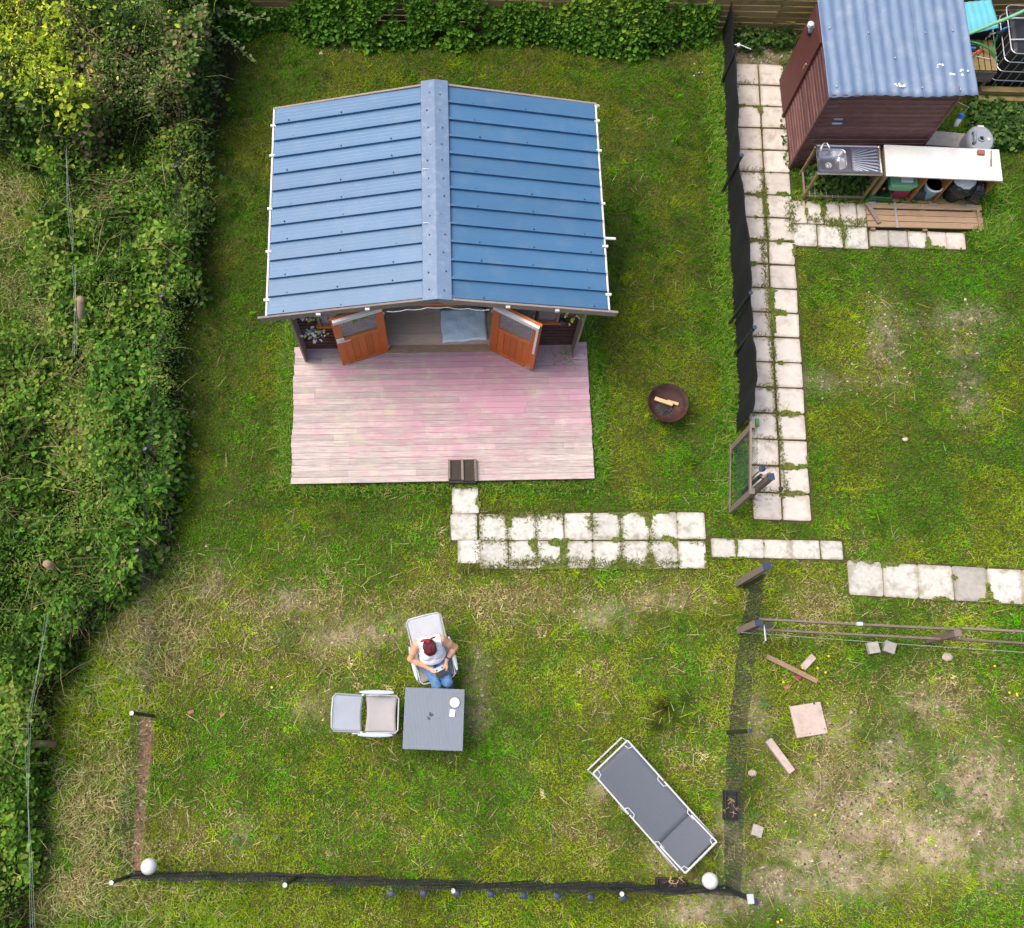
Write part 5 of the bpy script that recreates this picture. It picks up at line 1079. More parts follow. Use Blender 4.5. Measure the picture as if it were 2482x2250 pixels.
# ------------------------------------------------------------------ the person: one continuous body from a distance field
def smin(a, b, k):
    h = np.clip(.5 + .5 * (b - a) / k, 0, 1); return b * (1 - h) + a * h - k * h * (1 - h)
class Field:
    def __init__(s, lo, hi, h):
        s.lo = np.array(lo, float); s.h = h; s.n = np.ceil((np.array(hi) - s.lo) / h).astype(int) + 1; s.F = np.full(s.n, .5, np.float32)
    def put(s, fn, lo, hi, k):
        i0 = np.maximum(((np.array(lo) - .06 - s.lo) / s.h).astype(int), 0); i1 = np.minimum(((np.array(hi) + .06 - s.lo) / s.h).astype(int) + 2, s.n)
        ax = [s.lo[d] + np.arange(i0[d], i1[d]) * s.h for d in range(3)]; X = np.meshgrid(*ax, indexing='ij')
        sl_ = tuple(slice(i0[d], i1[d]) for d in range(3)); s.F[sl_] = smin(s.F[sl_], fn(*X), k)
    def cone(s, a, b, ra, rb, k=.02):
        a, b = np.array(a, float), np.array(b, float); d = b - a; L2 = d @ d
        def fn(X, Y, Z):
            t = np.clip(((X - a[0]) * d[0] + (Y - a[1]) * d[1] + (Z - a[2]) * d[2]) / L2, 0, 1)
            return np.sqrt((X - a[0] - t * d[0]) ** 2 + (Y - a[1] - t * d[1]) ** 2 + (Z - a[2] - t * d[2]) ** 2) - (ra + (rb - ra) * t)
        m = max(ra, rb); s.put(fn, np.minimum(a, b) - m, np.maximum(a, b) + m, k)
    def chain(s, pts, rs, k=.02):
        for i in range(len(pts) - 1): s.cone(pts[i], pts[i + 1], rs[i], rs[i + 1], k)
    def ell(s, c, r, k=.03, pitch=0.):
        c = np.array(c, float); r = np.array(r, float); cp_, sp_ = math.cos(pitch), math.sin(pitch)
        def fn(X, Y, Z):
            x, y, z = X - c[0], Y - c[1], Z - c[2]; y, z = y * cp_ + z * sp_, -y * sp_ + z * cp_
            k0 = np.sqrt((x / r[0]) ** 2 + (y / r[1]) ** 2 + (z / r[2]) ** 2); k1 = np.sqrt((x / r[0] ** 2) ** 2 + (y / r[1] ** 2) ** 2 + (z / r[2] ** 2) ** 2) + 1e-6
            return k0 * (k0 - 1) / k1
        m = r.max(); s.put(fn, c - m, c + m, k)
    def cut(s, fn):
        ax = [s.lo[d] + np.arange(s.n[d]) * s.h for d in range(3)]; X = np.meshgrid(*ax, indexing='ij'); s.F = np.maximum(s.F, fn(*X).astype(np.float32))
    def mesh(s):
        F = s.F; S = F < 0; nx, ny, nz = F.shape
        c = np.zeros((nx - 1, ny - 1, nz - 1), np.int8)
        for i in (0, 1):
            for j in (0, 1):
                for k in (0, 1): c += S[i:nx - 1 + i, j:ny - 1 + j, k:nz - 1 + k]
        act = np.argwhere((c > 0) & (c < 8)); idx = np.full(c.shape, -1, np.int64); idx[tuple(act.T)] = np.arange(len(act))
        acc = np.zeros((len(act), 3)); cnt = np.zeros(len(act)); cor = [(i, j, k) for i in (0, 1) for j in (0, 1) for k in (0, 1)]
        for a in cor:
            for d in range(3):
                if a[d] == 0:
                    b = list(a); b[d] = 1; fa = F[tuple((act + a).T)]; fb = F[tuple((act + b).T)]; m = (fa < 0) != (fb < 0)
                    t = np.where(m, fa / (fa - fb + 1e-12), 0); p = np.array(a, float) + 0 * acc; p[:, d] += t; acc += p * m[:, None]; cnt += m
        V = (act + acc / cnt[:, None]) * s.h + s.lo; Q_ = []
        for d in range(3):
            e1, e2 = [(1, 2), (2, 0), (0, 1)][d]
            sl0 = [slice(None)] * 3; sl1 = [slice(None)] * 3; sl0[d] = slice(0, -1); sl1[d] = slice(1, None)
            a, b = S[tuple(sl0)], S[tuple(sl1)]; e = np.argwhere(a != b)
            e = e[(e[:, e1] > 0) & (e[:, e2] > 0) & (e[:, e1] < F.shape[e1] - 1) & (e[:, e2] < F.shape[e2] - 1)]
            fl = a[tuple(e.T)]; o1 = np.zeros(3, int); o1[e1] = 1; o2 = np.zeros(3, int); o2[e2] = 1
            q_ = np.stack([idx[tuple((e - o1 - o2).T)], idx[tuple((e - o2).T)], idx[tuple(e.T)], idx[tuple((e - o1).T)]], 1)
            q_[~fl] = q_[~fl][:, ::-1]; Q_.append(q_)
        return V, np.concatenate(Q_)
# local frame: x = picture right, y = forward (towards the table), z up, origin under the seat
CR = math.atan2(-.969, .247) - math.pi / 2
PM = Matrix.Translation(CH1) @ Matrix.Rotation(CR, 4, 'Z')
# forward axis is +y of this frame; picture right is then -x
person = thing('person', 'person with dark red hair, white top and jeans seated holding a remote controller', 'person', CH1, CR)
def figure(name, F, mat, parent=person):
    V, Fa = F.mesh(); V[:, 0] *= -1; Fa = Fa[:, ::-1]
    me = bpy.data.meshes.new(name); me.from_pydata(V.tolist(), [], Fa.tolist()); me.materials.append(M[mat]); me.shade_smooth(); me.update()
    o = bpy.data.objects.new(name, me); COL.objects.link(o); o.parent = parent
    if o.parent: WM[o.name] = PM
    sm_ = o.modifiers.new('smooth', 'SMOOTH'); sm_.factor = .5; sm_.iterations = 2
    return o
lo, hi = (-.52, -.55, 0.0), (.52, .75, 1.36)
LS, RS = (-.175, -.255, .955), (.185, -.235, .955); LE, RE = (-.325, -.10, .70), (.355, -.105, .70); LW_, RW_ = (-.105, .09, .635), (.185, .045, .665)
HC = np.array((-.012, -.145, 1.135)); HP = math.radians(-38)
hipL, hipR = (-.095, -.13, .515), (.095, -.13, .515); knL, knR = (-.045, .36, .53), (.125, .355, .53); anL, anR = (-.04, .40, .10), (.11, .42, .10)
def torso(F, g=0.):
    F.ell((0, -.13, .53), (.195 + g, .155 + g, .12 + g), .05); F.ell((.005, -.085, .665), (.192 + g, .145 + g, .14 + g), .06)
    F.ell((.005, -.165, .83), (.186 + g, .125 + g, .15 + g), .06); F.ell((-.075, -.085, .81), (.075 + g, .07 + g, .075 + g), .04); F.ell((.085, -.08, .81), (.075 + g, .07 + g, .075 + g), .04)
    F.cone((-.14, -.25, .945), (.15, -.235, .945), .062 + g, .062 + g, .05)
def legs(F, g=0.):
    for h_, k_, a_ in ((hipL, knL, anL), (hipR, knR, anR)): F.chain([h_, ((h_[0] + k_[0]) / 2, (h_[1] + k_[1]) / 2, .53), k_], [.098 + g, .082 + g, .064 + g], .03); F.chain([k_, (k_[0], k_[1] + .04, .30), a_], [.064 + g, .058 + g, .04 + g], .02)
body = Field(lo, hi, .0075)
torso(body); legs(body)
for S0, E0, W0 in ((LS, LE, LW_), (RS, RE, RW_)):
    mid = tuple(.5 * (S0[i] + E0[i]) for i in range(3)); body.chain([S0, mid, E0], [.062, .055, .043], .03)
    m2 = tuple(E0[i] + .35 * (W0[i] - E0[i]) for i in range(3)); body.chain([E0, m2, W0], [.043, .043, .027], .02)
body.cone((0, -.225, .96), (-.01, -.175, 1.06), .058, .052, .03)
def hrot(v): # head local (x, forward, up) -> frame
    y, z = v[1], v[2]; c, s_ = math.cos(HP), math.sin(HP); return tuple(HC + np.array((v[0], y * c - z * s_, y * s_ + z * c)))
body.ell(HC, (.076, .094, .108), .02, HP); body.ell(hrot((0, .03, -.07)), (.052, .058, .055), .03, HP)
body.cone(hrot((0, .092, .012)), hrot((0, .112, -.028)), .009, .014, .012); body.cone(hrot((-.018, .085, -.062)), hrot((.018, .085, -.062)), .009, .009, .008)
for s_ in (-1, 1):
    body.ell(hrot((s_ * .078, -.005, -.01)), (.012, .022, .032), .008, HP); body.ell(hrot((s_ * .032, .078, .012)), (.016, .014, .012), .006, HP)
# hands: palm, four bent fingers under the controller, thumb on top
CT = np.array((.055, .165, .655)); crz = -.22
def hand(W0, P0, s_):
    W0, P0 = np.array(W0), np.array(P0); d = (P0 - W0) / np.linalg.norm(P0 - W0); sd = np.cross(d, (0, 0, 1)); sd /= np.linalg.norm(sd)
    body.cone(W0, P0, .026, .03, .02); body.ell(P0, (.036, .036, .02), .02)
    for i in range(4):
        o_ = sd * (i - 1.5) * .019; b_ = P0 + d * .025 + o_; L1 = (.036, .042, .040, .032)[i]
        k1 = b_ + d * L1 + np.array((0, 0, -.012)); k2 = k1 + d * L1 * .5 + np.array((-s_ * -.012, 0, -.022)); k3 = k2 + np.array((s_ * .02, 0, -.008)); body.chain([b_, k1, k2, k3], [.0105, .0098, .009, .008], .004)
    t0 = P0 + sd * s_ * .024 + np.array((0, 0, .008)); t1 = t0 + d * .032 + np.array((0, 0, .022)) + sd * s_ * .004; t2 = t1 + d * .030 - sd * s_ * .012; body.chain([t0, t1, t2], [.014, .0115, .0095], .008)
hand(LW_, (-.045, .135, .645), -1); hand(RW_, (.15, .125, .655), 1)
for a_, k_ in ((anL, -1), (anR, 1)): body.cone((a_[0], a_[1] - .02, .05), (a_[0] + k_ * .015, a_[1] + .17, .035), .04, .03, .02)
figure('body', body, 'skin')
# clothes and hair, each following the body
top = Field((-.4, -.45, .4), (.4, .25, 1.1), .008); torso(top, .011)
top.cone(LS, RS, .0745, .0745, .03)
top.cut(lambda X, Y, Z: .555 + .10 * (Y + .1) - Z)                                             # hem
top.cut(lambda X, Y, Z: np.abs(X - .005) - (.168 + .08 * np.clip((.86 - Z) / .1, 0, 1)))
top.cut(lambda X, Y, Z: .082 - np.sqrt((X - .0) ** 2 + ((Y + .19) * .9) ** 2 + ((Z - 1.0) * .8) ** 2))                 # neckline
figure('top', top, 'top')
je = Field((-.35, -.42, 0), (.35, .62, .75), .008); je.ell((0, -.13, .53), (.207, .167, .13), .05); je.ell((.005, -.08, .61), (.183, .15, .06), .05); legs(je, .010)
je.cut(lambda X, Y, Z: Z - (.625 + .10 * (Y + .1))); je.cut(lambda X, Y, Z: .11 - Z); figure('jeans', je, 'denim')
wb = Field((-.35, -.42, .45), (.35, .25, .75), .008); wb.ell((0, -.13, .53), (.209, .169, .13), .05); wb.ell((.005, -.075, .60), (.188, .156, .075), .05)
wb.cut(lambda X, Y, Z: Z - (.632 + .10 * (Y + .1))); wb.cut(lambda X, Y, Z: .575 + .10 * (Y + .1) - Z); figure('waistband', wb, 'navycloth')
ha = Field((-.25, -.45, .9), (.25, .2, 1.36), .007); ha.ell(HC + np.array((0, -.006, .012)), (.098, .118, .124), .02, HP)
# face opening
fo = np.array(hrot((0, .12, -.045))); ha.cut(lambda X, Y, Z: .088 - np.sqrt(((X - fo[0]) * 1.15) ** 2 + (Y - fo[1]) ** 2 + (Z - fo[2]) ** 2))
hair = figure('hair', ha, 'hair')
mb = MB(); r = random.Random(8); kn = Vector(hrot((0, -.115, .03)))
kn = Vector((-kn.x, kn.y, kn.z))
mb.lathe([(0, -.03), (.03, -.02), (.036, 0), (.03, .02), (0, .03)], kn, 12)
for k in range(46):
    a_ = r.uniform(0, 2 * math.pi); w_ = r.gauss(0, 1) * .045; sidew = r.choice((-1, 1, 1, 0)); e_ = kn + Vector((sidew * r.uniform(.03, .11) + w_ * .4, -.02 - r.uniform(0, .035), -.03 + r.uniform(-.05, .02)))
    mb.tube([kn + Vector((w_ * .3, -.01, .015)), kn.lerp(e_, .5) + Vector((0, -.012, .028)), e_], [.010, .009, .003], 5)
mb.build('ponytail', 'ribbon', hair, True, local=True)
st = MB()
for k in range(90):                                     # combed strands from the hairline back to the knot
    a0_ = r.uniform(-1.45, 1.45); P = []
    for q_ in np.linspace(r.uniform(.0, .35), 1, 7):
        th_ = -.35 + 2.25 * q_; w_ = a0_ * math.sin(min(1, q_ * 1.02) * math.pi) ** .7
        v = Vector((math.sin(w_) * .101, math.cos(th_) * math.cos(w_ * .9) * .121, math.sin(th_) * math.cos(w_) * .127 + .002)); wv = hrot((v.x, v.y - .006, v.z + .012)); P.append(Vector((-wv[0], wv[1], wv[2])))
    st.tube(P, [.0035] * 6 + [.005], 4)
o = st.build('hair_strands', 'hair2', hair, local=True); o['kind'] = 'stuff'
eye = MB()
for s_ in (-1, 1): p = hrot((s_ * .032, .088, .012)); eye.lathe([(0, -.011), (.008, -.007), (.011, 0), (.008, .007), (0, .011)], (-p[0], p[1], p[2]), 10)
eye.build('eyes', 'screen', person, True, local=True)
p0 = np.array(RW_) + .15 * (np.array(RE) - np.array(RW_)); dW = Vector((-(RE[0] - RW_[0]), RE[1] - RW_[1], RE[2] - RW_[2])).normalized(); pw = Vector((-p0[0], p0[1], p0[2]))
MB().tube([pw - dW * .009, pw + dW * .009], .034, 16).build('wristband', 'black_pl', person, local=True)
for a_, k_ in ((anL, -1), (anR, 1)):
    MB().lathe([(.0, 0), (.045, .0), (.047, .02), (.044, .06), (.03, .075), (0, .078)], mat=Matrix.Translation((-a_[0] - k_ * .008, a_[1] + .07, .0)) @ Matrix.Diagonal((1, 2.7, 1, 1)), n=18).build('shoe', 'white_pl', person, True, local=True)
# the remote controller in the hands
cw = PM @ Vector((-CT[0], CT[1], CT[2])); rc = thing('remote_controller', 'grey remote controller with a dark phone held in both hands', 'controller', cw, CR - crz)
rm = wm(rc)
MB().box((0, -.022, 0), (.15, .07, .032)).build('body', 'chairpl', rc, local=True, bevel=.01); MB().box((0, .05, .014), (.165, .078, .010)).build('phone', 'screen', rc, local=True, bevel=.003)
for s_ in (-1, 1): MB().lathe([(.011, .016), (.007, .02), (.006, .032), (.010, .034), (0, .036)], (s_ * .045, -.02, 0), 10).build('stick', 'screen', rc, local=True)

# ------------------------------------------------------------------ vegetation maps
def dp(x, y, z=0.): return D(x, y, z)
def Dpoly(pts, soft=.1, z=0.): return poly_mask([D(x, y, z) for x, y in pts], soft)
HB_ = Dpoly([(-80, 230), (130, 250), (200, 215), (412, 190), (398, 300), (385, 420), (362, 600), (345, 800), (328, 1000), (295, 1080), (190, 1190), (100, 1340), (62, 1480), (42, 1620), (36, 1900), (-120, 1950), (-120, 700), (20, 640), (60, 500), (110, 330)], .25, .55)
HA_ = Dpoly([(-140, -160), (455, -160), (450, 20), (415, 120), (392, 205), (330, 232), (215, 232), (160, 300), (110, 255), (-120, 200)], .25, 1.1)
HB_ = np.clip((HB_ + .95 * (N7 - .5) + .5 * (N3 - .5) - .32) / .28, 0, 1); HA_ = np.clip((HA_ + .8 * (N7 - .5) - .32) / .28, 0, 1)
HH = np.maximum(HB_ * .82 * (.22 + 1.6 * N2 ** 1.3) * (.7 + .6 * N1), HA_ * 1.75 * (.35 + 1.15 * N2))
FOL = np.maximum(HB_, HA_)
ROUGH = Dpoly([(-60, 190), (40, 190), (120, 330), (70, 500), (30, 640), (-60, 720)], .25) + Dpoly([(300, 1085), (420, 1130), (330, 1300), (290, 1450), (275, 1730), (500, 1760), (500, 1900), (40, 1900), (70, 1600), (95, 1480), (130, 1340), (215, 1190)], .25)
ROUGH = np.clip(ROUGH, 0, 1)
def spots(lst): 
    A = np.zeros((NY, NX))
    for x, y, rx, ry, a in lst: A = np.maximum(A, spot(dp(x, y), rx, ry, a))
    return A
# bare soil showing through
BARE = spots([(1880, 625, .75, .28, .8), (1905, 760, .3, .6, .7), (1745, 660, .3, .75, .6), (1900, 690, .35, .3, .6), (1640, 750, .5, .2, .6), (1740, 745, .5, .18, .5),
    (1690, 1590, .45, .35, 1), (1620, 1690, .8, .25, .95), (1850, 1660, .7, .45, .95), (1940, 1600, .5, .3, .8), (1540, 1740, .6, .3, 1), (1420, 1780, .6, .2, .95), (1760, 1640, 1.1, .35, .8), (1680, 1720, .9, .3, .9), (1930, 1560, .7, .6, .7), (1900, 1640, .9, .3, .9), (1600, 1560, .4, .4, .6), (1740, 1540, .8, .25, .7), (1760, 1480, .4, .3, .6), (1960, 1500, .4, .4, .6), (1640, 1430, .35, .3, .55), (1830, 1400, .5, .3, .5), (1980, 1700, .5, .3, .8), (1380, 1800, .5, .15, .9),
    (690, 1250, .8, .22, .75), (1200, 1215, .45, .2, .7), (940, 1340, .18, .5, .6), (940, 1400, .2, .3, .6), (405, 1150, .28, .35, .75), (620, 1390, .35, .25, .45), (1310, 1180, .4, .15, .6), (680, 75, .3, .2, .8), (1490, 1420, .2, .5, .5), (1180, 1560, .2, .2, .5), (1500, 110, .8, .45, 1.0), (560, 1185, .4, .2, .5), (800, 1230, .5, .2, .55), (1330, 1680, .4, .3, .5), (1440, 1640, .2, .6, .5), (470, 1650, .2, .3, .3)])
strip = poly_mask([HB(650, 845), HB(718, 845), HB(696, 1080), HB(678, 1300), HB(648, 1580), HB(608, 1580), HB(626, 1320), HB(640, 1050)], .03)
BARE = np.maximum(np.clip(BARE * 1.35 * np.clip(.05 + 3.6 * (N3 * .40 + N7 * .32 + N8 * .28 - .32), 0, 1.6), 0, 1.1), strip)
SCORCH = spots([(1310, 1395, .22, .18, 1), (1340, 1420, .28, .12, .8), (1295, 1430, .15, .15, .9), (1350, 1380, .12, .2, .7)]) * np.clip(.2 + 1.6 * N3, 0, 1)
# dry, straw coloured growth
STRAW = spots([(600, 1190, 1.8, .45, .75), (950, 1180, 2.2, .4, .7), (1300, 1170, 1.2, .3, .75), (1600, 1190, .7, .35, .75), (500, 1300, 1.2, .8, .5), (330, 1250, .8, .8, .8), (350, 1650, .7, .8, .55), (180, 1600, .7, 1.0, .9), (200, 1750, .9, .5, .8), (10, 420, .6, 1.0, .95), (20, 560, .4, .5, .7), (1700, 1560, 2.0, .9, .5), (1150, 1640, .9, .4, .45), (650, 1290, 1.4, .5, .55), (1750, 1400, 1.5, .5, .4), (1740, 700, .5, .9, .45), (1350, 1500, .8, .8, .35)])
N6 = vnoise(1.1, 6, 4)
STRAW = np.clip(STRAW * (.45 + 1.0 * N3) + (.45 + 1.0 / (1 + np.exp((gy - 3.6) * 2.5))) * np.clip(N6 - .53, 0, 1) + .16 / (1 + np.exp((gy - 3.3) * 3)) * (.3 + 1.2 * N7), 0, 1)
lower = 1 / (1 + np.exp((gy - 3.3) * 3))                     # below the slab path the sward is sparser and yellower
YEL = np.clip(.22 + .34 * lower + 2.6 * (N1 - .5) + 2.4 * (N2 - .5), 0, 1)
YEL = np.clip(YEL + spots([(1230, 880, .8, .9, .45), (1330, 760, .5, 1.0, .3), (640, 1010, 1.0, .3, .25), (1720, 860, .9, .8, .4), (1200, 130, 1.6, .3, .25)]), 0, 1)
LUSH = spots([(575, 800, .16, 1.6, 1), (1172, 760, .15, 1.2, .8), (700, 968, 1.2, .14, .8), (1060, 968, .9, .14, .8), (1425, 520, .2, 3.5, .7), (1415, 900, .25, .8, .8), (1960, 480, .6, .7, .8), (1990, 1250, .8, .5, .5), (1890, 560, .4, .2, .6), (1560, 340, .12, .15, .9), (1640, 415, .5, .12, .8)])
painted_shade = 1 / (1 + np.exp(-(gy - 7.0) * 1.0)) * (gx < 4.6) * .65 + .5 * poly_mask([dp(330, 1000), dp(430, 1000), dp(470, 100), dp(380, 100)], .3)   # vignette and hedge shade, painted in as darker grass colour

# ------------------------------------------------------------------ ground sheet
fx_ = np.concatenate([[-90, -40, -20, -13], np.arange(-10.5, 12.5, .06), [15, 22, 45, 90]]); fy_ = np.concatenate([[-70, -30, -12, -6], np.arange(-4, 15.5, .06), [18, 26, 50, 110]])
mx_, my_ = np.meshgrid(fx_, fy_); vx, vy = mx_.ravel(), my_.ravel()
bz = (look(N3, vx, vy) - .5) * .035 + (look(N2, vx, vy) - .5) * .03 - .022 - .008
blk = look(np.clip(poly_mask([(0, 0), (0, 0)]) + 0, 0, 1), vx, vy)
soil = np.array((.37, .30, .22)); soil2 = np.array((.22, .165, .11)); thatch = np.array((.085, .068, .024)); green = np.array((.030, .046, .010))
nb_ = look(N3, vx, vy)[:, None]; s_ = soil * (1 - nb_) * 1.2 + soil2 * nb_ * .9
cover = np.clip(1 - 1.25 * look(BARE, vx, vy), 0, 1)[:, None]; tg = thatch * (.4 + .6 * look(STRAW, vx, vy)[:, None]) * 1.3 + green * .55
s_ = s_ * (1 - .38 / (1 + np.exp(-(vy - 2.8) * 3)))[:, None]     # moister soil beyond the paths
st_ = look(strip, vx, vy)[:, None]; s_ = s_ * (1 - st_) + np.array((.22, .13, .08)) * (.6 + .8 * nb_) * st_
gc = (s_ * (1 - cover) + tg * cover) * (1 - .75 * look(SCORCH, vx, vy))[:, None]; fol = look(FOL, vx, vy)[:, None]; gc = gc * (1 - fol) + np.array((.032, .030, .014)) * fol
nxg, nyg = len(fx_), len(fy_); ii = np.arange(nxg * nyg).reshape(nyg, nxg)
GF = np.stack([ii[:-1, :-1].ravel(), ii[:-1, 1:].ravel(), ii[1:, 1:].ravel(), ii[1:, :-1].ravel()], 1)
ground = np_mesh('ground', np.stack([vx, vy, bz], 1), GF, gc, M['ground'], 'structure', smooth=True)
ground['label'] = 'soil and thatch of the garden under the lawn'

# turf and soil that has crept over the slab edges
cells = np.argwhere((SLABTOP > .5) & (BLOCK < .5)); rj = np.random.default_rng(9); key = {}; VV = []; QQ = []
for j_, i_ in cells:
    q_ = []
    for dj, di in ((0, 0), (0, 1), (1, 1), (1, 0)):
        k_ = (j_ + dj, i_ + di)
        if k_ not in key: key[k_] = len(VV); VV.append((X0 + k_[1] * RES + rj.uniform(-.011, .011), Y0 + k_[0] * RES + rj.uniform(-.011, .011), .012 + rj.uniform(-.004, .010)))
        q_.append(key[k_])
    QQ.append(q_)
VV, QQ = np.array(VV), np.array(QQ); cv = np.where(rj.random((len(VV), 1)) < .5, np.array((.12, .105, .045)), np.array((.08, .13, .018))) * rj.uniform(.6, 1.5, (len(VV), 1))
tag(np_mesh('turf_edges', VV, QQ, cv, M['ground'], 'stuff'), 'thin turf and soil creeping over the slab edges', 'turf')

# ------------------------------------------------------------------ grass
def blades(name, x, y, z, ln, wd, a0, bend, az, col, mat='grass', label=None, cat=None, kind='stuff', parent=None, colt=None):
    n = len(x); P = np.stack([x, y, z], 1); dr_ = np.stack([np.cos(az), np.sin(az), 0 * az], 1); sd_ = np.stack([-np.sin(az), np.cos(az), 0 * az], 1); zz = np.array((0, 0, 1.))
    m = P + dr_ * (ln * .55 * np.sin(a0))[:, None] + zz * (ln * .55 * np.cos(a0))[:, None]; a1 = a0 + bend
    t = m + dr_ * (ln * .45 * np.sin(a1))[:, None] + zz * (ln * .45 * np.cos(a1))[:, None]; w = (wd * .5)[:, None]
    V = np.stack([P - sd_ * w, P + sd_ * w, m - sd_ * w * .85, m + sd_ * w * .85, t], 1).reshape(-1, 3)
    b = np.arange(n)[:, None] * 5; F = np.concatenate([b + np.array(q_) for q_ in ((0, 1, 3), (0, 3, 2), (2, 3, 4))], 0)
    Cc = np.repeat(col[:, None, :], 5, 1)
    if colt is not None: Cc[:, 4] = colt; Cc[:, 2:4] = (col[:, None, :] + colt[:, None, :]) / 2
    return np_mesh(name, V, F, Cc.reshape(-1, 3), M[mat], kind, label, cat, parent)
def spikes(name, x, y, z, ln, wd, a0, az, col, colt, label, cat):
    """short mown blades, one face each"""
    n = len(x); P = np.stack([x, y, z], 1); dr_ = np.stack([np.cos(az), np.sin(az), 0 * az], 1); tw = az + np.random.default_rng(n).normal(0, .5, n); sd_ = np.stack([-np.sin(tw), np.cos(tw), 0 * az], 1) * (wd * .5)[:, None]
    t = P + dr_ * (ln * np.sin(a0))[:, None] + np.array((0, 0, 1.)) * (ln * np.cos(a0))[:, None]
    V = np.stack([P - sd_, P + sd_, t], 1).reshape(-1, 3); return np_mesh(name, V, np.arange(n * 3).reshape(n, 3), np.stack([col, col, colt], 1).reshape(-1, 3), M['grass'], 'stuff', label, cat)
PAL = dict(lush=(.062, .290, .008), mid=(.100, .270, .008), dark=(.026, .105, .004), yel=(.290, .410, .014), straw=(.52, .47, .22), brown=(.20, .15, .07))
PAL = {k: np.array(v) for k, v in PAL.items()}
U1, U2, U3 = (np.clip((vnoise(s_, q_, 3) - .5) * 2.0 + .5, 0, 1) for s_, q_ in ((.22, 41), (.16, 42), (.12, 43)))
def grass_cols(x, y, r):
    n = len(x); Y, S, Lu, dk = (look(A, x, y) for A in (YEL, STRAW, LUSH, painted_shade)); c = np.tile(PAL['mid'], (n, 1)) * r.uniform(.75, 1.3, (n, 1))
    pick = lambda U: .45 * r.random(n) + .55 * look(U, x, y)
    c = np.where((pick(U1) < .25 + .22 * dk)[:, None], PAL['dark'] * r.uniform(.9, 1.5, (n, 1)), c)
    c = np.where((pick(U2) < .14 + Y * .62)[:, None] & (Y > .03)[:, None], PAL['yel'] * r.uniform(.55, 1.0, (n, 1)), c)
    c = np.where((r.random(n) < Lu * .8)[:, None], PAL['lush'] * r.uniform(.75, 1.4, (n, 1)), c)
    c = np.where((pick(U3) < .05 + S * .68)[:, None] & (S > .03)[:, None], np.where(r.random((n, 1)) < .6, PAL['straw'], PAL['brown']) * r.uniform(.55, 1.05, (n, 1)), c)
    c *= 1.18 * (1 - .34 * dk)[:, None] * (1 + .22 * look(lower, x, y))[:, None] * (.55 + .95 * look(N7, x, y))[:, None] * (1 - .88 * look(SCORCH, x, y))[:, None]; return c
def sow(n, dens, r, xr=(-9.6, 11.6), yr=(-3.2, 14.2)):
    x = r.uniform(*xr, n); y = r.uniform(*yr, n); keep = r.random(n) < look(dens, x, y); return x[keep], y[keep]
r = np.random.default_rng(77)
lawn_d = np.clip((1 - BLOCK) * (1 - .86 * np.clip(BARE, 0, 1) ** 1.3) * (1 - strip) * (1 - .9 * FOL) * (.72 + .4 * N3), 0, 1)
x, y = sow(1350000, lawn_d, r); n = len(x)
tall = look(LUSH, x, y); rough = look(ROUGH, x, y); clump = look(N3, x, y)
ln = r.uniform(.03, .072, n) * (1 + .6 * tall + 1.0 * rough) * (.75 + .5 * clump)
az = r.uniform(0, 2 * math.pi, n); band = (y > 3.9) & (x < 4.4); bd = np.where(np.sin((y + .06 * x * x * (x < 0)) * 2 * math.pi / .9) > 0, 0., math.pi) + r.normal(0, .9, n); az = np.where(band & (r.random(n) < .6), bd, az)
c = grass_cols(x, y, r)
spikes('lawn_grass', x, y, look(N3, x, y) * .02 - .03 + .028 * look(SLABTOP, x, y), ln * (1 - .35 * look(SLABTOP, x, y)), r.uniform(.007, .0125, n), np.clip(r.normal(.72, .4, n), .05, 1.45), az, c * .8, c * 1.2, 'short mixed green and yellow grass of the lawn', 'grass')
# taller tufts scattered through the sward
rt = np.random.default_rng(88); tx_, ty_ = sow(5000, np.clip((1 - BLOCK) * (1 - FOL) * np.clip(N7 * 1.8 - .6, 0, 1) * (1 - SLABTOP), 0, 1), rt); k_ = 14; n = len(tx_) * k_
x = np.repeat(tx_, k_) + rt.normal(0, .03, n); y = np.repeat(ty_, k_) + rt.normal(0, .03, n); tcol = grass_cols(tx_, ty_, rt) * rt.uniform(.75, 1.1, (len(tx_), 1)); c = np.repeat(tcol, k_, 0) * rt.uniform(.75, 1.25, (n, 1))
blades('grass_tufts', x, y, np.full(n, -.02), rt.uniform(.07, .15, n), rt.uniform(.007, .012, n), rt.uniform(.2, 1.1, n), rt.uniform(.2, .9, n), rt.uniform(0, 6.28, n), c * .8, label='taller coarse tufts scattered through the lawn', cat='grass', colt=c * 1.2)
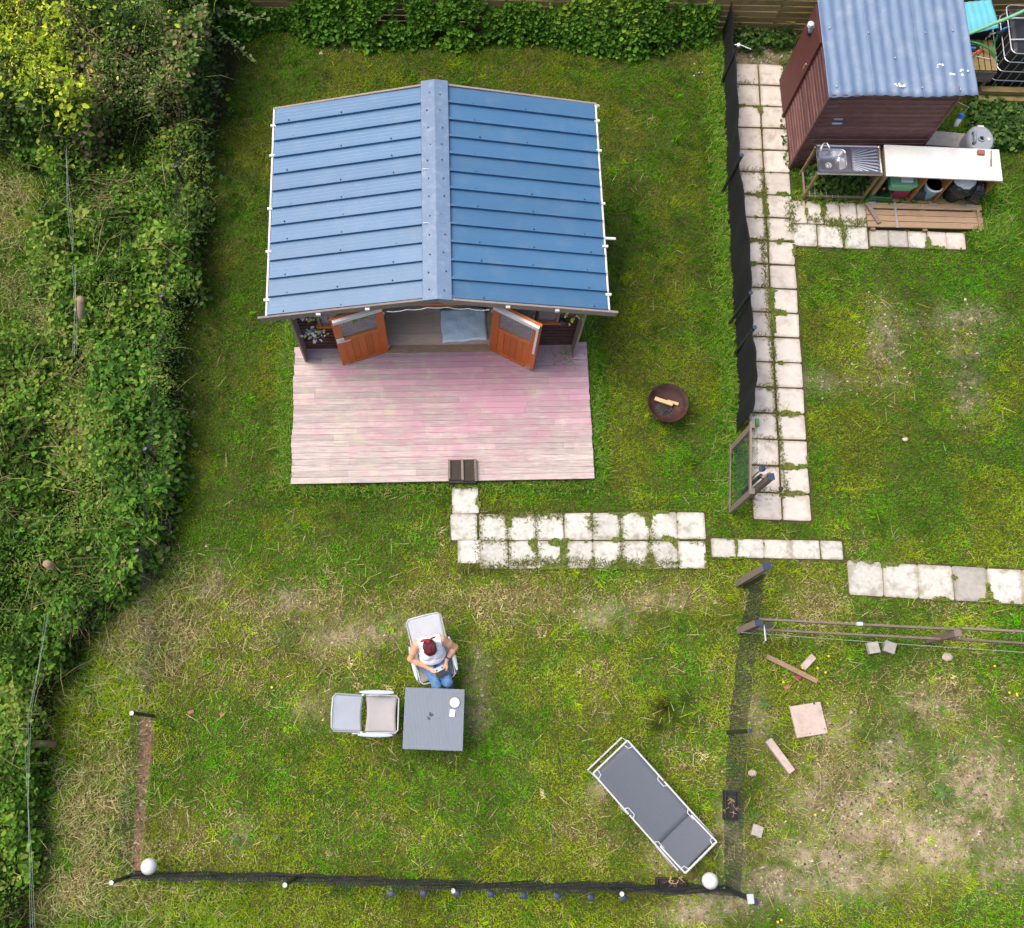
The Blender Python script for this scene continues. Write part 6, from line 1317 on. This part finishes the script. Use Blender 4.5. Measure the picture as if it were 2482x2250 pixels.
# longer tufts along edges: deck sides, fence feet, rough corners
def edge_tufts(segs, per_m, spread, lmin, lmax, seed, cols, name, label, over=0.):
    r = np.random.default_rng(seed); X = []; Y = []; A = []
    for (p0, p1) in segs:
        ln_ = math.hypot(p1[0] - p0[0], p1[1] - p0[1]); k = int(ln_ * per_m); t_ = r.random(k)
        ax_, ay_ = p0[0] + (p1[0] - p0[0]) * t_, p0[1] + (p1[1] - p0[1]) * t_; nx_, ny_ = -(p1[1] - p0[1]) / ln_, (p1[0] - p0[0]) / ln_
        o_ = r.normal(0, spread, k); X.append(ax_ + nx_ * o_); Y.append(ay_ + ny_ * o_); A.append(r.uniform(0, 6.28, k))
    X, Y, A = map(np.concatenate, (X, Y, A)); keep = (look(BLOCK, X, Y) < .5) | (r.random(len(X)) < over); X, Y, A = X[keep], Y[keep], A[keep]; n = len(X)
    c = np.array(cols)[r.integers(0, len(cols), n)] * r.uniform(.7, 1.3, (n, 1))
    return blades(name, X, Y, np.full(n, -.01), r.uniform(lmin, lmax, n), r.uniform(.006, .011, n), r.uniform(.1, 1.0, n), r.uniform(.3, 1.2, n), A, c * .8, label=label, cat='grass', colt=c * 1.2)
LUSHC = [(.08, .29, .016), (.14, .34, .022), (.05, .18, .012), (.24, .36, .035), (.34, .32, .11)]
dq = [dm @ Vector(p) for p in ((-2.5, -.02, 0), (2.5, -.02, 0), (2.5, 2.35, 0), (-2.5, 2.35, 0))]
edge_tufts([(dq[0], dq[3]), (dq[3], hm @ Vector((-2.36, .5, 0)))], 1500, .09, .10, .26, 31, LUSHC, 'long_grass', 'long bright grass fringe along the left side of the deck')
edge_tufts([(dq[1], dq[2]), (dq[2], hm @ Vector((2.40, .6, 0)))], 900, .09, .08, .24, 32, LUSHC, 'long_grass', 'long grass fringe along the right side of the deck')
edge_tufts([(dq[0], dq[1])], 800, .08, .07, .19, 33, LUSHC + [(.22, .20, .06)], 'long_grass', 'grass fringe along the front edge of the deck')
edge_tufts([(pts[i] + Vector((-.12, 0, 0)), pts[i + 1] + Vector((-.12, 0, 0))) for i in range(1, 8)], 900, .10, .08, .22, 34, LUSHC, 'long_grass', 'long grass along the foot of the black windbreak')
edge_tufts([(g0 + Vector((-.1, -.1, 0)), g1 + Vector((-.1, .2, 0)))], 700, .12, .08, .2, 35, LUSHC, 'long_grass', 'long grass growing under the open gate')
edge_tufts([(K(1700, 900), K(1780, 1000)), (K(1600, 960), K(1900, 870)), (K(1750, 500), K(1800, 900))], 900, .16, .10, .30, 36, LUSHC, 'long_grass', 'long grass clumps right of the timber platform')
edge_tufts([(K(200, 640), K(800, 660))], 700, .06, .08, .2, 37, LUSHC + [(.25, .22, .07)], 'long_grass', 'grass tufts between the sink stand and the slabs', .3)
bdr = [hm @ Vector((2.1, -.35, 0)), hm @ Vector((2.05, -.12, 0))]
edge_tufts([bdr], 420, .12, .2, .42, 38, LUSHC, 'long_grass', 'long grass flopping over the right corner of the deck', 1.)
# weeds in the joints of the slabs
jn = []
for (x0_, y0_, x1_, y1_) in ((1500, 470, 1530, 820), (1500, 330, 1510, 480), (1530, 820, 1548, 980)): jn.append((D(x0_, y0_), D(x1_, y1_)))
edge_tufts(jn, 420, .025, .03, .09, 39, [(.10, .17, .025), (.16, .17, .04), (.24, .20, .08)], 'joint_weeds', 'weeds growing in the middle joint of the slab path', 1.)
jn = [(P_(a_, 340), P_(a_ + 4, 660)) for a_ in (318, 505, 690, 1235, 1420)] + [(P_(320, 508), P_(560, 512)), (P_(1030, 340), P_(1065, 480)), (P_(1400, 508), P_(1480, 512)), (P_(1690, 505), P_(1780, 530))]
edge_tufts(jn, 230, .035, .03, .09, 40, [(.13, .17, .03), (.20, .19, .05), (.10, .14, .02)], 'joint_weeds', 'weeds growing between the pale slabs of the path to the deck', 1.)
edge_tufts([(K(205, 660), K(225, 900)), (K(500, 835), K(820, 830)), (K(340, 800), K(600, 840)), (K(620, 880), K(625, 960))], 500, .05, .04, .12, 41, [(.14, .20, .03), (.24, .22, .06), (.10, .17, .02)], 'joint_weeds', 'weeds growing between the slabs by the kitchen', 1.)
edge_tufts([(P_(180, 690), P_(520, 680)), (P_(520, 650), P_(1000, 640)), (P_(1000, 660), P_(1620, 650)), (P_(330, 335), P_(520, 335)), (P_(520, 335), P_(880, 350)), (P_(1020, 340), P_(1060, 420))], 520, .045, .05, .12, 42, [(.12, .16, .03), (.26, .23, .08), (.10, .15, .02)], 'long_grass', 'grass creeping over the edges of the path to the deck', .75)
e_ = []
for i in range(nrow):
    p = ja + dn * (step * i)
    if rnd.random() < .8: e_.append((p - side * .49, p - side * .44 + dn * .3))
    if rnd.random() < .35: e_.append((p - side * .05, p - side * .4))
edge_tufts(e_, 260, .04, .03, .10, 43, [(.13, .17, .03), (.20, .19, .05), (.28, .22, .10)], 'long_grass', 'grass creeping in from the right edge of the slab path', .8)

STRAW = STRAW * (1 - strip); ROUGH = ROUGH * (1 - strip)
# clods and grit on the bare soil
rc_ = np.random.default_rng(66); x, y = sow(260000, np.clip(BARE, 0, 1) * (1 - BLOCK), rc_); n = len(x); s_ = rc_.gamma(2., .0045, n) + .003; P = np.stack([x, y, look(N3, x, y) * .03 - .03], 1)
cor = np.array([(-1, -.6, -.3), (1, -.5, -.3), (0, 1, -.3), (.1, 0, 1)]); V = P[:, None, :] + (cor[None] * rc_.uniform(.6, 1.4, (n, 4, 3))) * s_[:, None, None]; bb_ = np.arange(n)[:, None] * 4
F_ = np.concatenate([bb_ + np.array(q_) for q_ in ((0, 1, 3), (1, 2, 3), (2, 0, 3))], 0); cc_ = mixcols(n, [(.36, .29, .21), (.25, .19, .13), (.45, .39, .31), (.17, .12, .08)], rc_, .25)
np_mesh('soil_clods', V.reshape(-1, 3), F_, np.repeat(cc_[:, None, :], 4, 1).reshape(-1, 3), M['ground'], 'stuff', 'crumbs of earth and grit on the bare patches', 'soil')
# dry stems and cut straw on the sward
dens = np.clip(STRAW * 1.1 + ROUGH * .35, 0, 1) * (1 - BLOCK) * (1 - HB_ * .8)
x, y = sow(26000, dens, r); n = len(x); cs = np.where(r.random((n, 1)) < .7, PAL['straw'], PAL['yel'] * 1.2) * r.uniform(.5, 1.1, (n, 1))
blades('dry_straw', x, y, r.uniform(.01, .05, n), r.uniform(.08, .28, n), r.uniform(.004, .007, n), r.uniform(1.2, 1.55, n), r.uniform(-.15, .25, n), r.uniform(0, 6.28, n), cs, 'straw', 'loose dry straw and cut stems scattered on the ground', 'straw')
# tall rough grass at the left edge and lower left
x, y = sow(150000, np.clip(ROUGH * (1 - HB_) * (.4 + .9 * N3), 0, 1), r); n = len(x); sf = look(STRAW, x, y)
cc_ = np.where((r.random(n) < sf * .8)[:, None], np.array((.52, .48, .24)), np.array((.18, .30, .05))) * r.uniform(.6, 1.25, (n, 1))
blades('rough_grass', x, y, np.full(n, -.01), r.uniform(.10, .30, n), r.uniform(.005, .010, n), r.uniform(.3, 1.3, n), r.uniform(.2, 1.1, n), look(N2, x, y) * 14 + r.normal(0, .7, n), cc_ * .8, label='tall rough grass, green and straw coloured, on the left', cat='grass', colt=cc_ * 1.2)

# clover and small broad leaves in the right-hand lawns, and here and there elsewhere
cl = np.clip(spots([(1900, 650, 1.2, 1.2, 1), (1900, 900, 1.2, 1.0, .7), (1750, 900, .9, .8, .5), (1800, 1300, 1.8, .5, .7), (1700, 1500, 1.6, 1.0, .5), (1000, 1500, 3.5, 1.0, .22), (1500, 90, .7, .35, .9), (700, 1500, 2., 1.3, .2), (1950, 230, .7, .8, .9), (1980, 420, .5, 1.2, .7), (1550, 180, .12, 1.5, .9)]), 0, 1) * (1 - BLOCK) * (1 - SLABTOP) * (.25 + 1.3 * np.clip(N3 - .2, 0, 1))
x, y = sow(130000, np.clip(cl, 0, 1), r); n = len(x)
leaves('clover_leaves', np.stack([x, y, r.uniform(.02, .06, n)], 1), .032, mixcols(n, [(.06, .14, .025), (.05, .115, .03), (.09, .17, .03), (.045, .09, .02)], r, .3), r, .4, None, 'leaf', .85, 'stuff', 'clover and small round weeds among the grass', 'clover')
# broad dock and dandelion rosettes
def rosette(p, n, ln_, label, seed):
    r = np.random.default_rng(seed); a_ = np.linspace(0, 6.28, n, endpoint=False) + r.normal(0, .25, n); P = np.tile(np.array((p.x, p.y, .05)), (n, 1))
    o = leaves('weed_rosette', P, ln_ * r.uniform(.7, 1.15, n), mixcols(n, [(.12, .20, .06), (.10, .17, .04)], r), r, .22, None, 'leaf', .36, None, label, 'weed', az=a_); o['group'] = 'broad-leaved weeds in the lawn'
for i, (p, nn, l_, lab) in enumerate(((R_(1500, 1640), 7, .22, 'large dock rosette in the lower right grass'), (R_(1560, 1440), 9, .14, 'small pale rosette above the large dock in the lower right grass'), (L_(1765, 925), 3, .16, 'dock leaves beside the small square paver'), (BL(930, 210), 5, .09, 'pale weed left of centre above the bottom net'), (BL(1200, 190), 5, .09, 'pale weed right of another above the bottom net'), (R_(385, 1095), 8, .11, 'green weed rosette left of the square pinkish slab'))):
    rosette(p, nn, l_, lab, 200 + i)
yf = [R_(795, 800, .06), R_(725, 875, .06), R_(775, 902, .06), R_(632, 873, .08), R_(512, 963, .06), R_(1830, 862, .06), R_(1922, 1028, .06), R_(1970, 1045, .06), R_(1968, 1035, .06), R_(710, 1790, .06), HB(1268, 705, .05), BR(1785, 575, .05), BR(1803, 565, .05), HL(190, 1, .9)]
mb = MB()
for p in yf: mb.lathe([(.004, -.05), (.004, 0), (.02, .004), (.014, .012), (0, .014)], p, 8)
o = mb.build('yellow_flowers', 'yellow'); tag(o, 'tiny yellow flowers dotted in the right-hand grass', 'flowers', kind='stuff')

# ------------------------------------------------------------------ hedge, brambles, ivy
def hedge(name, n, dens, colfn, size, label, cat, seed, depth=.35, tilt=.55, xr=(-10.2, -3.6), yr=(-4, 14.8), aspect=.62, hmap=None, lift=0.):
    r = np.random.default_rng(seed); x, y = sow(n, dens, r, xr, yr); n = len(x); H_ = look(HH if hmap is None else hmap, x, y)
    z = np.maximum(H_ * (1 - np.abs(r.normal(0, depth, n))) + lift, .03) + r.normal(0, .03, n)
    sp_n = look(N7, x, y) + r.normal(0, .07, n); s = size * r.uniform(.55, 1.4, n) * np.where(sp_n > .56, 1.35, np.where(sp_n < .43, .62, 1.)); aspect = aspect * np.where(sp_n > .56, 1.15, np.where(sp_n < .43, .8, 1.))
    return leaves(name, np.stack([x, y, z], 1), s, colfn(x, y, r), r, tilt, None, 'leaf', aspect, 'stuff', label, cat)
def pal_by(noise, pals, sharp=1.):
    def f(x, y, r):
        v = look(noise, x, y) + r.normal(0, .12, len(x)); k = np.clip(((v - .5) * 2.4 * sharp + .5) * len(pals), 0, len(pals) - 1).astype(int)
        return np.array(pals)[k] * r.uniform(.65, 1.35, (len(x), 1))
    return f
bramble = pal_by(vnoise(.6, 21), [(.040, .085, .010), (.060, .145, .014), (.085, .20, .018), (.11, .25, .020), (.15, .29, .03), (.25, .32, .06)])
NB = vnoise(.45, 33)
hedge('bramble_hedge', 330000, np.clip(HB_ * (1 - HA_) * (.55 + .9 * NB), 0, 1), bramble, .064, 'tangled bramble and nettle growth filling the left side', 'hedge', 51, .32)
hedge('nettle_bed', 60000, np.clip(Dpoly([(150, 700), (340, 650), (330, 1000), (240, 1150), (60, 1250), (60, 1050), (200, 900)], .3, .6) * HB_, 0, 1), pal_by(vnoise(.5, 22), [(.055, .16, .02), (.075, .20, .025), (.11, .25, .03), (.04, .11, .016)]), .075, 'bright green nettle bed in front of the brambles', 'nettles', 52, .2, .5, aspect=.45, lift=.10)
bushpal = pal_by(vnoise(.7, 23), [(.030, .06, .010), (.05, .11, .014), (.07, .16, .018), (.12, .22, .03), (.23, .28, .10), (.24, .18, .10)])
hedge('ivy_bush', 95000, np.clip(HA_, 0, 1), bushpal, .062, 'tall dense ivy and laurel bush in the upper left corner', 'bush', 53, .30, .5, xr=(-9.5, -4.2), yr=(9.5, 14.5))
limeM = np.clip(spots([(60, 110, 1.4, 1.1, 1.3), (30, 20, 1.2, .9, 1.2), (150, 230, .55, .5, 1), (200, 300, .4, .4, .8), (110, 200, .5, .5, .8), (5, 170, .5, .5, .8)]) * (.2 + 1.5 * np.clip(N3 - .15, 0, 1)), 0, 1)
hedge('yellow_creeper', 85000, limeM * np.maximum(HA_, HB_ * .6), pal_by(vnoise(.4, 24), [(.30, .42, .02), (.40, .50, .025), (.22, .34, .02), (.55, .62, .05)]), .075, 'lime yellow creeper sprawling over the top left bush', 'creeper', 54, .12, .6, aspect=.5, lift=.15, xr=(-9.5, -4.2), yr=(8.5, 14.5))
for nm, nn, l0_, l1_, pal_, lab_, sd_ in (('bramble_canes', 26000, .25, .95, [(.20, .15, .08), (.16, .20, .05), (.30, .26, .12), (.10, .07, .04)], 'thin arching bramble canes lying over the hedge', 91), ('nettle_spikes', 30000, .12, .32, [(.09, .22, .03), (.14, .27, .04), (.06, .16, .02)], 'upright grass and nettle shoots growing out of the hedge', 92)):
    rr_ = np.random.default_rng(sd_); x, y = sow(nn, np.clip(FOL * (.25 + .9 * np.clip(N1 - .25, 0, 1)), 0, 1), rr_, (-9.8, -3.4), (-3.5, 14.3)); n = len(x); cane = nm == 'bramble_canes'
    keep = rr_.random(n) < (.13 if cane else .7); x, y = x[keep], y[keep]; n = len(x)
    blades(nm, x, y, look(HH, x, y) * rr_.uniform(.75, 1.02, n) + .02, rr_.uniform(l0_, l1_, n), rr_.uniform(.005, .009, n), rr_.uniform(.9, 1.4, n) if cane else rr_.uniform(.2, 1.0, n), rr_.uniform(.2, .7, n), rr_.uniform(0, 6.28, n), mixcols(n, pal_, rr_, .3), 'straw' if cane else 'grass', lab_, 'stems' if cane else 'shoots')
# right border of the hedge: dark nettles leaning over the net
edge = Dpoly([(385, -40), (450, -40), (440, 200), (415, 420), (395, 620), (372, 820), (355, 1000), (300, 1080), (300, 900), (330, 600), (365, 350)], .12, .5)
EH = np.clip(edge * 1.0 * (.4 + .8 * N2), 0, 1.2)
hedge('hedge_border', 60000, np.clip(edge * (.4 + N3), 0, 1) * .8, pal_by(vnoise(.5, 25), [(.035, .07, .02), (.045, .10, .025), (.07, .13, .035), (.03, .06, .018)]), .06, 'dark leafy border growing through the left net fence', 'hedge', 55, .4, .6, hmap=EH)
# bramble shoots reaching over the lawn at the top
for i, (pl2, nn) in enumerate((([HT(1500, 70, .9), HT(1620, 80, .95), HT(1760, 120, .9), HT(1860, 135, .8)], 34), ([HT(1480, 190, .8), HT(1560, 240, .85), HT(1640, 310, .8), HT(1760, 430, .6)], 34), ([HT(1420, 460, .7), HT(1480, 560, .7), HT(1520, 660, .6)], 20))):
    t = thing('bramble_shoot', ('upper arching bramble shoot with pale leaves over the lawn', 'middle arching bramble shoot with pale leaves over the lawn', 'short bramble shoot below the first dark post')[i], 'bramble', up(pl2[0], 0), 0, 'bramble shoots over the lawn')
    MB().tube(pl2, .005, 5).build('stem', 'wood', t); rr_ = np.random.default_rng(300 + i); PP = []
    for k in range(nn):
        f_ = rr_.random() * (len(pl2) - 1); j_ = int(f_); p = pl2[j_].lerp(pl2[j_ + 1], f_ - j_); PP.append((p.x + rr_.normal(0, .04), p.y + rr_.normal(0, .04), p.z + rr_.normal(0, .02)))
    leaves('leaves', np.array(PP), .085, mixcols(nn, [(.12, .20, .06), (.16, .24, .08), (.09, .17, .05)], rr_), rr_, .3, t, 'leaf', .62)
# dry stems in the brambles
dead = np.clip(spots([(110, 740, .35, .6, 1), (100, 900, .5, .5, .9), (230, 400, .4, .4, .8), (120, 640, .3, .6, .8), (230, 1210, .7, .5, .9), (330, 1180, .8, .4, .9), (180, 830, .4, .5, .5), (60, 1040, .4, .3, .5), (300, 1290, .6, .5, .8)]) + HB_ * .08, 0, 1)
x, y = sow(30000, dead, r, (-9.8, -3), (-3, 13)); n = len(x); H_ = look(HH, x, y)
blades('dead_stems', x, y, H_ * r.uniform(.5, 1.0, n) + .03, r.uniform(.12, .45, n), r.uniform(.005, .009, n), r.uniform(1.0, 1.55, n), r.uniform(-.2, .3, n), look(N2, x, y) * 9 + r.normal(0, .5, n), np.where(r.random((n, 1)) < .5, np.array((.19, .13, .08)), np.array((.33, .28, .14))) * r.uniform(.5, 1.2, (n, 1)), 'straw', 'dead brown and straw stems among the brambles', 'stems')
# ivy hanging over the back fence
r = np.random.default_rng(61); n = 44000; x = r.uniform(-4.6, 4.75, n); nzz = look(N2, x, np.full(n, 5.)) * .5 + look(N1, x, np.full(n, 9.)) * .5
reach = np.clip(2.4 * nzz - .68, .04, 1.15); s = np.abs(r.normal(0, .6, n)); keep = s < 1.3; x, s, reach = x[keep], s[keep], reach[keep]; n = len(x)
fy = 13.1 - .2 * (x + 4.2) / 9.2
y = fy - .06 - .60 * reach * s * (.6 + .4 * r.random(n)); z = np.clip(.8 * (1 - s / 1.2) * (.35 + .9 * reach) + r.normal(0, .05, n), .03, 1.25)
gap = look(N3, x, z * 1.5 + 3.); keep = gap > .39; x, y, z = x[keep], y[keep], z[keep]; n = len(x)
lim = np.exp(-((x - 2.6) / 1.5) ** 2) * np.clip((z - .25) * 2, 0, 1); cbase = mixcols(n, [(.07, .18, .016), (.05, .12, .012), (.095, .24, .022), (.14, .30, .028)], r, .3)
cl_ = mixcols(n, [(.20, .32, .035), (.26, .38, .05), (.15, .26, .03)], r, .2); c = np.where((r.random(n) < .65 * lim)[:, None], cl_, cbase)
leaves('ivy', np.stack([x, y, z], 1), .082, c, r, .55, None, 'leaf', .8, 'stuff', 'ivy curtain hanging over the back fence onto the lawn', 'ivy')
# weeds at the right of the shed, by the tank, and at the foot of the shed
def patch(name, poly, n, h, size, pal, label, cat, seed, z0=.0):
    r = np.random.default_rng(seed); P = np.array([(p.x, p.y) for p in poly]); m_ = poly_mask(poly, .08) * (1 - BLOCK * .9); x, y = sow(n * 12, m_, r, (P[:, 0].min() - .1, P[:, 0].max() + .1), (P[:, 1].min() - .1, P[:, 1].max() + .1)); x, y = x[:n], y[:n]; k = len(x)
    return leaves(name, np.stack([x, y, z0 + h * r.random(k) * (.4 + .8 * look(N3, x, y))], 1), size, mixcols(k, pal, r, .35), r, .5, None, 'leaf', .75, 'stuff', label, cat)
WP = [(.05, .12, .025), (.04, .09, .02), (.08, .16, .03), (.12, .20, .04)]
patch('weed_patch', [Q(900, 1500), Q(1720, 1530), Q(1720, 2200), Q(950, 2200)], 2600, .25, .085, WP, 'leafy weeds below the water tank at the right edge', 'weeds', 71)
patch('weed_patch', [K(340, 420), K(800, 420), K(780, 610), K(340, 610)], 900, .3, .08, WP, 'leafy weeds growing under the sink stand', 'weeds', 72, .05)
patch('weed_patch', [C(200, 200), C(560, 200), C(560, 300), C(200, 320)], 700, .3, .07, WP, 'weeds at the foot of the pallet fence behind the path', 'weeds', 73)
patch('weed_patch', [C(510, 420), C(545, 420), C(550, 1040), C(525, 1040)], 700, .12, .06, WP, 'narrow strip of weeds between the slab path and the shed wall', 'weeds', 74)
patch('weed_patch', [K2(380, 650), K2(860, 740), K2(860, 790), K2(380, 760)], 90, .1, .06, WP, 'weeds sprouting along the back edge of the timber platform', 'weeds', 75, .06)
patch('potted_weeds', [HL(800, 1620), HL(920, 1600), HL(930, 1700), HL(800, 1720)], 120, .35, .09, [(.20, .22, .06), (.3, .3, .1), (.1, .16, .04)], 'straggly yellowing plants around the lower plant pot', 'plants', 76, .2)
